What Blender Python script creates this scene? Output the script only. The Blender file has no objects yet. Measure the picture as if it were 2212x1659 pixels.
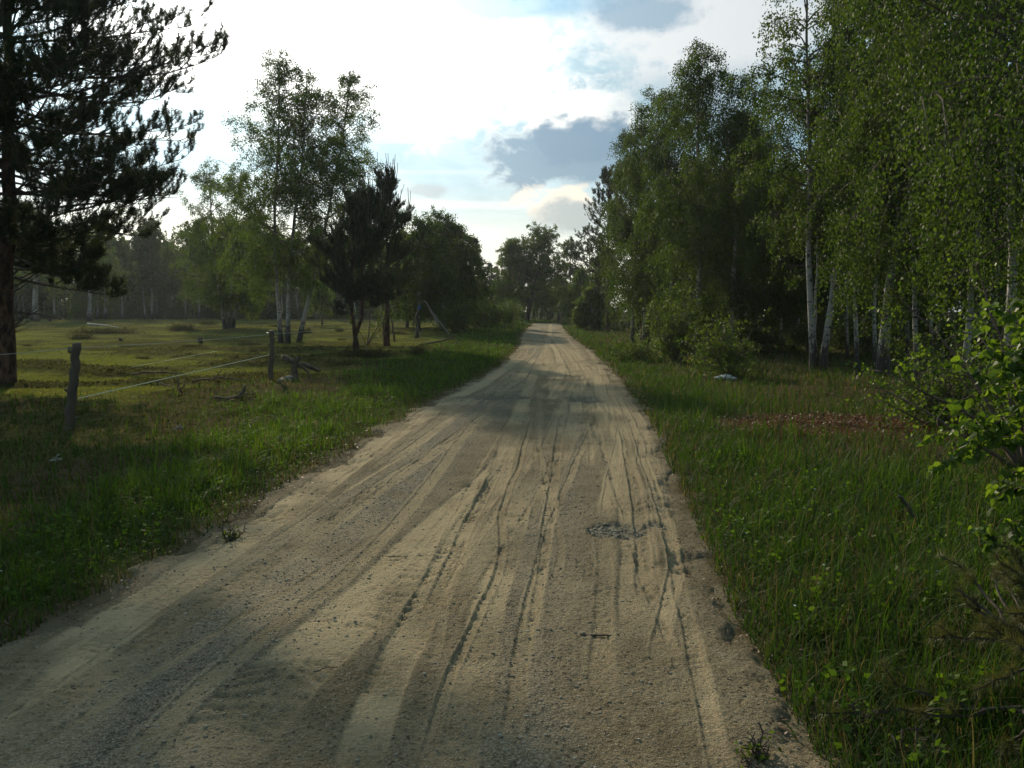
import bpy, math, random
import numpy as np
R_ = math.radians
C = bpy.context.scene.collection
SUN_AZ, SUN_EL = -22.0, 23.5          # degrees: azimuth from +Y towards +X, elevation
CAM_H, PITCH, F = 1.6, 5.16, 1787.0   # F: focal length in pixels of the 2212 px wide view

# ------------------------------------------------------------------ camera
sc = bpy.context.scene
cam = bpy.data.cameras.new("camera")
cam.lens = 36 * F / 2212; cam.sensor_width = 36; cam.clip_end = 3000; cam.clip_start = 0.05
camo = bpy.data.objects.new("camera", cam); C.objects.link(camo)
camo.location = (0, 0, CAM_H); camo.rotation_euler = (R_(90 - PITCH), 0, 0)
sc.camera = camo
sc.view_settings.view_transform = 'Standard'; sc.view_settings.look = 'None'
sc.view_settings.exposure = 0.27; sc.view_settings.gamma = 1.0
sc.cycles.max_bounces = 6; sc.cycles.diffuse_bounces = 3; sc.cycles.glossy_bounces = 2
sc.cycles.transmission_bounces = 4; sc.cycles.volume_bounces = 0; sc.cycles.transparent_max_bounces = 6
sc.cycles.caustics_reflective = False; sc.cycles.caustics_refractive = False
sc.cycles.sample_clamp_indirect = 4.0

# ------------------------------------------------------------------ node helper
class NT:
    def __init__(s, nt): s.nt = nt
    def node(s, t, **kw):
        n = s.nt.nodes.new(t)
        for k, v in kw.items(): setattr(n, k, v)
        return n
    def put(s, n, i, v):
        if v is None: return
        if hasattr(v, 'is_output') or isinstance(v, bpy.types.NodeSocket): s.nt.links.new(v, n.inputs[i])
        else:
            try: n.inputs[i].default_value = v
            except Exception: n.inputs[i].default_value = (*v, 1) if len(v) == 3 else v
    def m(s, op, a, b=None, c=None, clamp=False):
        n = s.node('ShaderNodeMath', operation=op); n.use_clamp = clamp
        s.put(n, 0, a); s.put(n, 1, b); s.put(n, 2, c); return n.outputs[0]
    def add(s, a, b): return s.m('ADD', a, b)
    def mul(s, a, b): return s.m('MULTIPLY', a, b)
    def sub(s, a, b): return s.m('SUBTRACT', a, b)
    def ss(s, x, lo, hi, to0=0.0, to1=1.0):
        n = s.node('ShaderNodeMapRange', interpolation_type='SMOOTHSTEP')
        s.put(n, 0, x); s.put(n, 1, lo); s.put(n, 2, hi); s.put(n, 3, to0); s.put(n, 4, to1); return n.outputs[0]
    def mix(s, f, a, b):
        n = s.node('ShaderNodeMix', data_type='RGBA'); s.put(n, 0, f); s.put(n, 6, a if not isinstance(a, tuple) else (*a, 1)[:4])
        s.put(n, 7, b if not isinstance(b, tuple) else (*b, 1)[:4]); return n.outputs[2]
    def mulc(s, c, f):
        n = s.node('ShaderNodeVectorMath', operation='SCALE'); s.put(n, 0, c); s.nt.links.new(f, n.inputs[3]) if isinstance(f, bpy.types.NodeSocket) else setattr(n.inputs[3], 'default_value', f)
        return n.outputs[0]
    def noise(s, vec, scale, detail=4, rough=.55, dist=0, out=0):
        n = s.node('ShaderNodeTexNoise'); s.put(n, 'Vector', vec); s.put(n, 'Scale', scale); s.put(n, 'Detail', detail)
        s.put(n, 'Roughness', rough); s.put(n, 'Distortion', dist); return n.outputs[out]
    def comb(s, x, y, z):
        n = s.node('ShaderNodeCombineXYZ'); s.put(n, 0, x); s.put(n, 1, y); s.put(n, 2, z); return n.outputs[0]
    def vmul(s, v, k):
        n = s.node('ShaderNodeVectorMath', operation='MULTIPLY'); s.put(n, 0, v); n.inputs[1].default_value = k; return n.outputs[0]
    def attr(s, name, out=2):
        n = s.node('ShaderNodeAttribute'); n.attribute_name = name; return n.outputs[out]
    def coord(s, out='Object'): return s.node('ShaderNodeTexCoord').outputs[out]
    def bump(s, h, strength, dist):
        n = s.node('ShaderNodeBump'); s.put(n, 'Height', h); s.put(n, 'Strength', strength); s.put(n, 'Distance', dist); return n.outputs[0]

# ------------------------------------------------------------------ sky
def az_el(px, py):
    a = math.atan((829.5 - py) / F) - R_(PITCH); xx = (px - 1106) / F
    dx, dy, dz = xx, math.cos(R_(PITCH)) + (829.5 - py) / F * math.sin(R_(PITCH)), -math.sin(R_(PITCH)) + (829.5 - py) / F * math.cos(R_(PITCH))
    l = math.sqrt(dx*dx + dy*dy + dz*dz)
    return math.degrees(math.atan2(dx, dy)), math.degrees(math.asin(dz / l))
w = bpy.data.worlds.new("World"); sc.world = w; w.use_nodes = True
w.node_tree.nodes.clear(); T = NT(w.node_tree)
gen = T.coord('Generated')
sep = T.node('ShaderNodeSeparateXYZ'); T.put(sep, 0, gen)
X, Y, Z = sep.outputs
az = T.mul(T.m('ARCTAN2', X, Y), 57.2958)
el = T.mul(T.m('ARCSINE', Z), 57.2958)
sky = T.node('ShaderNodeTexSky', sky_type='NISHITA'); sky.sun_disc = False
sky.sun_elevation = R_(SUN_EL); sky.sun_rotation = R_(SUN_AZ); sky.air_density = 1.0; sky.dust_density = 1.5
sdir = (math.sin(R_(SUN_AZ))*math.cos(R_(SUN_EL)), math.cos(R_(SUN_AZ))*math.cos(R_(SUN_EL)), math.sin(R_(SUN_EL)))
dt = T.node('ShaderNodeVectorMath', operation='DOT_PRODUCT'); T.put(dt, 0, gen); dt.inputs[1].default_value = sdir
ang = T.mul(T.m('ARCCOSINE', dt.outputs['Value']), 57.2958)
glow = T.m('POWER', 2.718, T.mul(T.m('POWER', T.m('DIVIDE', ang, 16.0), 2.0), -1.0))
wide = T.m('POWER', 2.718, T.mul(T.m('POWER', T.m('DIVIDE', ang, 60.0), 2.0), -1.0))
vec = T.comb(T.mul(az, .055), T.mul(el, .16), 0.0)
n1 = T.noise(vec, 1.0, 6, .6, .3)
vec2 = T.comb(T.mul(az, .16), T.mul(el, .22), 3.0)
n2 = T.noise(vec2, 1.0, 7, .62, .2)
n3 = T.noise(vec2, 4.0, 5, .6, .2)
def blob(px, py, rpx, rpy, amp=.9, soft=.35, n=n2):
    a0, e0 = az_el(px, py); rx = math.degrees(rpx / F); ry = math.degrees(rpy / F)
    dx = T.m('DIVIDE', T.sub(az, a0), rx); dy = T.m('DIVIDE', T.sub(el, e0), ry)
    r = T.m('SQRT', T.add(T.mul(dx, dx), T.mul(dy, dy)))
    r = T.add(r, T.mul(T.sub(n, .5), -2 * amp)); r = T.add(r, T.mul(T.sub(n3, .5), -1.3 * amp))
    return T.ss(r, 1.0 + soft, 1.0 - soft)
# thin veil: pale blue-grey haze against brighter streaks of cloud
veil = T.ss(n1, .38, .66)
col = T.mix(veil, (.27, .46, .56), (.54, .73, .79))
low = T.ss(el, 9.5, 2.0)                                       # creamy light low over the trees
col = T.mix(T.mul(low, T.mul(wide, 1.0)), col, (1.05, 1.02, .84))
# bright sunlit bank, with blue slots above it
bank = blob(770, 105, 460, 150, .8, .4)
col = T.mix(bank, col, (1.12, 1.15, 1.12))
strk = T.ss(T.noise(T.comb(T.mul(az, .05), T.mul(el, .8), 9.0), 1.0, 4, .5), .52, .68)
col = T.mix(T.mul(T.mul(strk, .55), T.ss(el, 18.0, 9.0)), col, (.85, .87, .80))
bank2 = blob(1230, 245, 150, 60, .9, .3); col = T.mix(bank2, col, (1.0, 1.0, .95))
puff = blob(1530, 60, 260, 120, .9, .35); col = T.mix(puff, col, (.78, .81, .81))
slot = blob(1120, 8, 190, 26, .9, .4); col = T.mix(T.mul(slot, .7), col, (.24, .49, .66))
greyc = blob(1395, 30, 95, 34, .9, .35); col = T.mix(T.mul(greyc, .8), col, (.21, .36, .48))
slot2 = blob(1560, 215, 190, 60, .8, .5); col = T.mix(T.mul(slot2, .7), col, (.36, .50, .57))
# dark cumulus
dkr = blob(1200, 318, 165, 80, 1.0, .22); col = T.mix(T.mul(dkr, .55), col, (.78, .82, .80))
dk = blob(1205, 334, 150, 66, 1.0, .22); col = T.mix(T.mul(dk, .92), col, (.14, .27, .385))
dkb = blob(1250, 300, 110, 45, 1.0, .22); col = T.mix(T.mul(dkb, .6), col, (.12, .235, .35))
dk2 = blob(920, 412, 48, 13, 1.0, .5); col = T.mix(T.mul(dk2, .7), col, (.30, .37, .42))
# cumulus with a bright rim
cu = blob(1225, 440, 85, 42, 1.0, .2); col = T.mix(cu, col, (.92, .84, .70))
cus = blob(1248, 462, 85, 34, 1.0, .35); col = T.mix(T.mul(cus, .95), col, (.38, .45, .47))
bright = T.add(T.add(.50, T.mul(wide, .50)), T.mul(glow, 1.7))
cl = T.mulc(col, bright)
bg1 = T.node('ShaderNodeBackground'); T.put(bg1, 0, sky.outputs[0]); bg1.inputs[1].default_value = .10
bg2 = T.node('ShaderNodeBackground'); T.put(bg2, 0, cl); bg2.inputs[1].default_value = 1.0
mx = T.node('ShaderNodeMixShader'); cover = T.ss(el, -2.0, 0.0); mx.inputs[0].default_value = .88
T.nt.links.new(bg1.outputs[0], mx.inputs[1]); T.nt.links.new(bg2.outputs[0], mx.inputs[2])
wo = T.node('ShaderNodeOutputWorld'); T.nt.links.new(mx.outputs[0], wo.inputs[0])
w.cycles.sampling_method = 'MANUAL'; w.cycles.sample_map_resolution = 512

sun = bpy.data.lights.new("sun", 'SUN'); sun.energy = 4.2; sun.angle = R_(1.0); sun.color = (1.0, .85, .62)
suno = bpy.data.objects.new("sun", sun); C.objects.link(suno)
suno.rotation_euler = (R_(90 - SUN_EL), 0, R_(180 - SUN_AZ)); suno.location = (-20, 30, 20)

# ------------------------------------------------------------------ numeric helpers
def smooth(a, b, x):
    t = np.clip((np.asarray(x, float) - a) / (b - a), 0, 1); return t * t * (3 - 2 * t)
def _h(ix, iy, seed):
    n = (ix.astype(np.int64) * 374761393 + iy.astype(np.int64) * 668265263 + seed * 974711) & 0x7fffffff
    n = ((n ^ (n >> 13)) * 1274126177) & 0x7fffffff
    return ((n ^ (n >> 16)) & 0xffff) / 65535.0
def vn(x, y, seed=0):
    x = np.asarray(x, float); y = np.asarray(y, float); ix = np.floor(x); iy = np.floor(y); fx = x - ix; fy = y - iy
    ux = fx*fx*(3-2*fx); uy = fy*fy*(3-2*fy)
    a = _h(ix, iy, seed); b = _h(ix+1, iy, seed); c = _h(ix, iy+1, seed); d = _h(ix+1, iy+1, seed)
    return (a*(1-ux)+b*ux)*(1-uy) + (c*(1-ux)+d*ux)*uy
def fbm(x, y, sc_, o=4, seed=0):
    s = 0; a = 1; t = 0; x = np.asarray(x, float)*sc_; y = np.asarray(y, float)*sc_
    for i in range(o): s = s + a*vn(x, y, seed+i*7); t += a; a *= .5; x = x*2.03+5.1; y = y*2.03+1.7
    return s / t
def norm(v): return v / np.maximum(np.linalg.norm(v, axis=-1, keepdims=True), 1e-9)

def ray(px, py):
    cx = (px - 1106) / F; cy = (829.5 - py) / F; p = R_(PITCH)
    return cx, math.cos(p) + cy*math.sin(p), -math.sin(p) + cy*math.cos(p)
def flat(px, py, z=0.0):
    d = ray(px, py); t = (z - CAM_H) / d[2]; return d[0]*t, d[1]*t

# road edges, as seen, carried down on to the ground
_L = [(1659, -420), (1500, -120), (1410, 10), (1300, 205), (1190, 405), (1110, 530), (1050, 625), (980, 752), (900, 885), (850, 970), (817, 1044), (791, 1082), (772, 1107), (743, 1126), (722, 1130), (708, 1143), (697, 1156)]
_R = [(1659, 1752), (1520, 1672), (1420, 1618), (1310, 1556), (1220, 1516), (1110, 1480), (1020, 1440), (960, 1416), (900, 1392), (850, 1354), (815, 1331), (786, 1303), (758, 1274), (729, 1232), (712, 1218), (697, 1208)]
def rise(y):
    t = min(max((y-30)/55, 0), 1); return .36*t*t*(3-2*t)
def _edge(L):
    pts = []
    for py, px in L:
        z = 0.0
        for _ in range(20): x, y = flat(px, py, z); z = .5*z + .5*rise(y)
        pts.append((x, y))
    ys = [p[1] for p in pts]; xs = [p[0] for p in pts]; return np.array(ys), np.array(xs)
LY, LX = _edge(_L); RY, RX = _edge(_R)
LY = np.concatenate([[-12, -3], LY, [95, 110, 150]]); LX = np.concatenate([[-4.6, -3.6], LX, [LX[-1]+.5, LX[-1]+1.2, LX[-1]+2]])
RY = np.concatenate([[-12, -3], RY, [95, 110, 150]]); RX = np.concatenate([[-.2, .55], RX, [RX[-1]+.3, RX[-1]+.9, RX[-1]+1.6]])
# resample finely then smooth so that the edges bend gently
def _smoothcurve(Yk, Xk):
    yy = np.linspace(-12, 150, 1621); xx = np.interp(yy, Yk, Xk)
    out = xx.copy()
    for i, y in enumerate(yy):
        wd = max(2, int((.25 + abs(y)*.03)/.1)); a = max(0, i-wd); b = min(len(yy), i+wd+1); out[i] = xx[a:b].mean()
    return yy, out
_ly, _lx = _smoothcurve(LY, LX); _ry, _rx = _smoothcurve(RY, RX)
def xl(y): return np.interp(y, _ly, _lx)
def xr(y): return np.interp(y, _ry, _rx)
def sdist(x, y):                        # > 0 outside the road
    return np.maximum(xl(y) - x, x - xr(y))
def tz(x, y):                           # the lie of the land
    x = np.asarray(x, float); y = np.asarray(y, float)
    s = sdist(x, y); o = smooth(.2, 3, s)
    z = .36*smooth(30, 85, y) + o*((fbm(x, y, .22, 3, 3)-.5)*.26 + (fbm(x, y, 1.3, 2, 9)-.5)*.07)
    z = z + smooth(0, .8, s)*.03 + o*(x < 0)*smooth(12, 16, y)*.09*smooth(.5, .62, fbm(x*.5, y, .8, 4, 22))
    return z
def G(px, py):                          # picture point -> point on the ground
    z = 0.0
    for _ in range(12):
        x, y = flat(px, py, z); z = .5*z + .5*float(tz(x, y))
    return np.array([x, y, float(tz(x, y))])
def AT(px, d):                          # point on the ground under picture column px at distance d
    x = (px - 1106) / F * d * 1.0; return np.array([x, d, float(tz(x, d))])
def PT(px, py, d):                      # point in the air at distance d
    r = ray(px, py); t = d / r[1]; return np.array([r[0]*t, d, CAM_H + r[2]*t])

def mk(name, V, groups, mats, parent=None, smooth_=False, attrs=None, loc=(0,0,0)):
    """groups: list of (faces (n,k) int array, material index)"""
    me = bpy.data.meshes.new(name); V = np.asarray(V, np.float32).reshape(-1, 3)
    me.vertices.add(len(V)); me.vertices.foreach_set('co', V.ravel())
    groups = [(np.asarray(f, np.int32), m) for f, m in groups if len(f)]
    nl = sum(f.size for f, _ in groups); nf = sum(len(f) for f, _ in groups)
    me.loops.add(nl); me.loops.foreach_set('vertex_index', np.concatenate([f.ravel() for f, _ in groups]))
    me.polygons.add(nf)
    tot = np.concatenate([np.full(len(f), f.shape[1], np.int32) for f, _ in groups])
    st = np.concatenate([[0], np.cumsum(tot)[:-1]]).astype(np.int32)
    me.polygons.foreach_set('loop_start', st)
    try: me.polygons.foreach_set('loop_total', tot)
    except Exception: pass
    me.polygons.foreach_set('material_index', np.concatenate([np.full(len(f), m, np.int32) for f, m in groups]))
    me.polygons.foreach_set('use_smooth', np.full(nf, bool(smooth_)))
    for m in mats: me.materials.append(m)
    for k, (dom, typ, arr) in (attrs or {}).items():
        a = me.attributes.new(k, typ, dom)
        if typ == 'FLOAT': a.data.foreach_set('value', np.asarray(arr, np.float32).ravel())
        else: a.data.foreach_set('color', np.asarray(arr, np.float32).ravel())
    me.update(); me.validate()
    o = bpy.data.objects.new(name, me); C.objects.link(o); o.location = loc
    if parent: o.parent = parent
    return o
def tag(o, label=None, cat=None, group=None, kind=None):
    if label: o['label'] = label
    if cat: o['category'] = cat
    if group: o['group'] = group
    if kind: o['kind'] = kind
    return o
def empty(name, loc, label, cat, group=None, rz=0.0, s=1.0):
    o = bpy.data.objects.new(name, None); C.objects.link(o); o.location = tuple(float(v) for v in loc)
    o.rotation_euler = (0, 0, rz); o.scale = (s, s, s) if np.isscalar(s) else s; o.empty_display_size = .3
    return tag(o, label, cat, group)
def copy_tree(o, loc, rz, s, label=None, group=None):
    c = o.copy(); C.objects.link(c); c.location = tuple(float(v) for v in loc); c.rotation_euler = (0, 0, rz)
    c.scale = (s, s, s) if np.isscalar(s) else s
    if label: c['label'] = label
    if group: c['group'] = group
    for ch in list(o.children):
        k = ch.copy(); C.objects.link(k); k.parent = c
        for g in list(ch.children):
            q = g.copy(); C.objects.link(q); q.parent = k
    return c

# ------------------------------------------------------------------ materials
def material(name):
    m = bpy.data.materials.new(name); m.use_nodes = True; m.node_tree.nodes.clear()
    t = NT(m.node_tree); out = t.node('ShaderNodeOutputMaterial'); return m, t, out
def leafmat(name, dark, light, trans=.45, rough=.38, spec=.5, tint=(1.25, 1.15, .55)):
    m, t, out = material(name)
    r = t.attr('rnd'); c = t.mix(r, dark, light)
    p = t.node('ShaderNodeBsdfPrincipled'); t.put(p, 'Base Color', c); p.inputs['Roughness'].default_value = rough
    p.inputs['Specular IOR Level'].default_value = spec
    tr = t.node('ShaderNodeBsdfTranslucent')
    v = t.node('ShaderNodeVectorMath', operation='MULTIPLY'); t.put(v, 0, c); v.inputs[1].default_value = tint; t.put(tr, 0, v.outputs[0])
    mx = t.node('ShaderNodeMixShader'); mx.inputs[0].default_value = trans
    t.nt.links.new(p.outputs[0], mx.inputs[1]); t.nt.links.new(tr.outputs[0], mx.inputs[2]); t.nt.links.new(mx.outputs[0], out.inputs[0])
    return m
def simple(name, fn, rough=.85, spec=.25, bump=None):
    m, t, out = material(name); p = t.node('ShaderNodeBsdfPrincipled'); t.put(p, 'Base Color', fn(t))
    p.inputs['Roughness'].default_value = rough; p.inputs['Specular IOR Level'].default_value = spec
    if bump: t.put(p, 'Normal', bump(t))
    t.nt.links.new(p.outputs[0], out.inputs[0]); return m
def _birchbark(t):
    co = t.coord(); z = t.node('ShaderNodeSeparateXYZ'); t.put(z, 0, co); z = z.outputs[2]
    band = t.noise(t.vmul(co, (5, 5, 26)), 1.0, 3, .6, .6); marks = t.ss(band, .585, .62)
    big = t.noise(t.vmul(co, (7, 7, 5)), 1.0, 2, .5, .4); knots = t.ss(big, .66, .70)
    base = t.ss(t.add(z, t.mul(t.sub(t.noise(t.vmul(co, (14, 14, 5)), 1.0, 4, .7), .5), 2.6)), 1.15, .45)
    white = t.mix(t.noise(co, 3.0, 3), (.28, .265, .24), (.46, .435, .395))
    c = t.mix(marks, white, (.04, .035, .03)); c = t.mix(knots, c, (.035, .03, .027))
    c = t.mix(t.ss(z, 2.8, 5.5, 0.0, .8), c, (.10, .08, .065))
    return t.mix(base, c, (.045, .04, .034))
M = {}
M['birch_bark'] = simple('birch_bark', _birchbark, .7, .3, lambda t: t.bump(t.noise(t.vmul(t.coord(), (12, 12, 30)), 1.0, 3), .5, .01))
M['birch_twig'] = simple('birch_twig', lambda t: t.mix(t.noise(t.coord(), 4.0, 2), (.06, .04, .03), (.13, .10, .08)))
M['pine_bark'] = simple('pine_bark', lambda t: t.mix(t.ss(t.noise(t.vmul(t.coord(), (9, 9, 3.5)), 1.0, 4, .65), .4, .62), (.035, .025, .02), (.125, .075, .05)), .9, .15,
                        lambda t: t.bump(t.noise(t.vmul(t.coord(), (12, 12, 4)), 1.0, 4), .9, .03))
M['dark_bark'] = simple('dark_bark', lambda t: t.mix(t.noise(t.vmul(t.coord(), (9, 9, 2.5)), 1.0, 4), (.03, .026, .02), (.12, .10, .08)), .9, .15,
                        lambda t: t.bump(t.noise(t.vmul(t.coord(), (12, 12, 3)), 1.0, 4), .9, .03))
M['dead_wood'] = simple('dead_wood', lambda t: t.mix(t.noise(t.vmul(t.coord(), (10, 10, 3)), 1.0, 4), (.045, .036, .028), (.155, .13, .10)), .9, .15,
                        lambda t: t.bump(t.noise(t.vmul(t.coord(), (25, 25, 5)), 1.0, 3), .7, .01))
M['pale_wood'] = simple('pale_wood', lambda t: t.mix(t.noise(t.vmul(t.coord(), (10, 10, 3)), 1.0, 4), (.14, .125, .105), (.38, .35, .30)))
M['leaf_birch'] = leafmat('leaf_birch', (.020, .048, .009), (.078, .128, .020), .52, .6, .16)
M['leaf_near'] = leafmat('leaf_near', (.04, .085, .010), (.125, .205, .022), .6, .45, .28)
M['leaf_bright'] = leafmat('leaf_bright', (.038, .078, .014), (.10, .155, .025), .52, .55, .2)
M['leaf_oak'] = leafmat('leaf_oak', (.032, .055, .015), (.085, .115, .028), .42, .4, .4)
M['needle'] = leafmat('needle', (.022, .036, .018), (.065, .085, .036), .4, .5, .25, (1.1, 1.0, .6))
M['needle_far'] = leafmat('needle_far', (.020, .034, .022), (.045, .062, .034), .2, .7, .04, (1, 1, .8))
M['needle_pale'] = leafmat('needle_pale', (.05, .058, .02), (.12, .12, .045), .35, .5, .25)
M['candle'] = simple('candle', lambda t: (.11, .09, .05, 1), .7, .2)
M['grass'] = leafmat('grass', (.024, .054, .009), (.086, .150, .018), .48, .65, .14, (1.2, 1.2, .5))
M['grass_dry'] = leafmat('grass_dry', (.060, .050, .022), (.17, .145, .065), .4, .65, .06, (1.1, 1.0, .7))
M['grass_field'] = leafmat('grass_field', (.072, .090, .016), (.165, .180, .038), .5, .65, .03, (1.2, 1.15, .55))
M['heather'] = leafmat('heather', (.045, .050, .016), (.095, .090, .034), .35, .65, .0, (1, 1, .8))
M['flake'] = leafmat('flake', (.06, .034, .020), (.155, .088, .050), .25, .6, .3, (1.1, .9, .6))
M['white_cloth'] = simple('white_cloth', lambda t: t.mix(t.noise(t.coord(), 9.0, 3), (.42, .43, .44), (.68, .69, .69)), .6, .4)
M['blue_cloth'] = simple('blue_cloth', lambda t: t.mix(t.noise(t.coord(), 9.0, 3), (.015, .07, .17), (.03, .14, .30)), .6, .4)
M['tape'] = simple('tape', lambda t: (.74, .71, .50, 1), .6, .3)
M['wire'] = simple('wire', lambda t: (.30, .31, .30, 1), .5, .5)
M['black_plastic'] = simple('black_plastic', lambda t: (.02, .02, .02, 1), .4, .5)

# ground: a colour per place (what grows or lies there) with fine mottling on top
def _ground(t):
    co = t.coord(); base = t.attr('soil', 0)
    a = t.noise(co, 14.0, 5, .65); b = t.noise(co, 2.2, 4, .6); f = t.noise(co, 70.0, 3, .6)
    k = t.add(t.add(.28, t.mul(a, .75)), t.add(t.mul(b, .35), t.mul(f, .35)))
    c = t.mulc(base, k)
    hs = t.mix(t.ss(t.noise(co, 5.0, 4, .6), .5, .66), c, t.mulc(c, .6))
    return hs
M['ground'] = simple('ground', _ground, 1.0, 0.0, lambda t: t.bump(t.noise(t.coord(), 30.0, 5, .7), .9, .04))
def _road(t):
    co = t.coord(); s = t.attr('sand'); g = t.attr('gravelly')
    big = t.noise(co, 1.3, 5, .6); mid = t.noise(co, 9.0, 4, .65); fine = t.noise(co, 110.0, 3, .7); sp = t.noise(co, 48.0, 2, .6)
    base = t.mix(t.ss(big, .35, .68), (.160, .130, .080), (.262, .218, .142))
    base = t.mix(t.mul(t.ss(mid, .5, .72), .55), base, (.27, .235, .17))
    grey = t.mix(t.ss(fine, .36, .64), (.115, .105, .082), (.34, .305, .235))
    base = t.mix(t.mul(g, .85), base, grey)
    base = t.mix(t.mul(t.ss(fine, .53, .66), .7), base, (.42, .375, .28))
    base = t.mix(t.mul(t.ss(sp, .56, .66), .75), base, (.06, .052, .038))
    sand = t.mix(t.noise(co, 26.0, 4, .65), (.335, .268, .165), (.465, .382, .245))
    return t.mix(s, base, sand)
def _roadbump(t):
    co = t.coord(); s = t.attr('sand'); g = t.attr('gravelly')
    h = t.add(t.mul(t.noise(co, 48.0, 3, .65), 1.2), t.mul(t.noise(co, 130.0, 3, .7), .6))
    k = t.sub(1.15, t.mul(s, .8))
    return t.bump(t.mul(h, k), .98, .034)
M['road'] = simple('road', _road, 1.0, .03, _roadbump)
def _stone(t):
    r = t.attr('rnd'); return t.mix(r, (.09, .08, .06), (.27, .235, .175))
M['stone'] = simple('stone', _stone, .9, .2)

# ------------------------------------------------------------------ ground sheet
def build_ground():
    ys = [-14.0]
    while ys[-1] < 420: ys.append(ys[-1] + max(.05, min(12, .011*abs(ys[-1]) + .03 + (0 if ys[-1] > 0 else .2) + max(0, ys[-1]-150)*.02)))
    ys = np.array(ys); u = np.linspace(0, 1, 150)
    s = -.55 + .32*(np.exp(u*7.1)-1)*.9            # distance outward from the road edge
    s = s / s[-1] * 330; s = np.concatenate([[-.55, -.4, -.3, -.2, -.1], s[s > 0]])
    Yg = ys[:, None]
    XL = xl(ys)[:, None] - s[None, ::-1]; XR = xr(ys)[:, None] + s[None, :]
    Xg = np.concatenate([XL, XR], 1); Yg = np.repeat(Yg, Xg.shape[1], 1)
    sd = sdist(Xg, Yg)
    Zg = tz(Xg, Yg) - .07*(1-smooth(-.3, .12, sd)) + (fbm(Xg, Yg, 5, 3, 31)-.5)*.05*smooth(-.1, .3, sd)
    # colours of what grows where
    cols = soilcol(Xg.ravel(), Yg.ravel())
    nr, nc = Xg.shape; idx = np.arange(nr*nc).reshape(nr, nc)
    Fq = np.stack([idx[:-1, :-1], idx[:-1, 1:], idx[1:, 1:], idx[1:, :-1]], -1).reshape(-1, 4)
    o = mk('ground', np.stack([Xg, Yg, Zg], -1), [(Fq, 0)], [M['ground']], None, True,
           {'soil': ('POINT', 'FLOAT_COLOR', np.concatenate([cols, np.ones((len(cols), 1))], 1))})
    tag(o, 'mossy heath ground of the meadow and the verges beside the sandy road', kind='structure')
def weights(x, y):
    """how much tall green, dry brown and short meadow grows at a place"""
    s = sdist(x, y); left = x < (xl(y)+xr(y))/2; n = fbm(x, y, .55, 4, 11) - .5; n2_ = fbm(x, y, 1.7, 3, 12) - .5
    verge_w = np.where(left, np.clip(1.9 + .10*(y-10), 1.5, 3.6), np.where(y < 9, 8.5 - .75*y, 1.7))
    s = np.where(y > 78, np.maximum(s, smooth(78, 81, y)*1.5), s); tall = smooth(0, .35, s + n2_*.4) * (1 - smooth(-.5, .9, s - verge_w - n*2.2))
    field = np.where(left, smooth(-1.0, 1.5, y - 13.6 - .0*x + n*5 + np.where(x > -6.5, -(x+6.5)*1.9, 0)), 0.0) * (1-tall) * smooth(1.5, 2.5, s)
    dry = np.clip(1 - tall - field, 0, 1) * smooth(0, .3, s)
    return tall, dry, field, s, left
RUST = G(1800, 918)
def soilcol(x, y):
    tall, dry, field, s, left = weights(x, y)
    n = fbm(x, y, .5, 5, 21); n2_ = fbm(x*.5, y, .8, 4, 22); n3_ = fbm(x, y, 4.0, 3, 23)
    c = np.array([.085, .068, .040])[None]*np.ones((len(x), 1))
    green = np.array([.050, .062, .018]); fieldg = np.array([.132, .138, .034]); olive = np.array([.085, .078, .032]); brown = np.array([.095, .068, .040])
    c = c*(1-tall[:, None]) + green*tall[:, None]
    ds = brown*(1-smooth(.4, .6, n))[:, None] + olive*smooth(.4, .6, n)[:, None]
    c = c*(1-dry[:, None]) + ds*dry[:, None]
    patch = smooth(.455, .54, n2_ + (fbm(x, y, 1.9, 3, 24)-.5)*.22)                       # heathery patches in the meadow
    fc = fieldg*(1-patch[:, None]*.8) + np.array([.062, .054, .026])*patch[:, None]*.8
    fc = fc*(.8+.4*n3_[:, None])
    c = c*(1-field[:, None]) + fc*field[:, None]
    edge = (1-smooth(-.1, .28, s+(n3_-.5)*.5))[:, None]
    c = c*(1-edge) + np.array([.17, .145, .10])*edge
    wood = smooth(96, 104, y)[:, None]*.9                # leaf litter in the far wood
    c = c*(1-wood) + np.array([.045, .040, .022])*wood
    r = np.sqrt(((x-RUST[0])/1.9)**2 + ((y-RUST[1])/1.25)**2) + (n-.5)*1.6
    rr = (1-smooth(.7, 1.1, r))[:, None]
    c = c*(1-rr) + np.array([.095, .045, .022])*(.5+n3_[:, None])*rr
    return c

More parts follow.
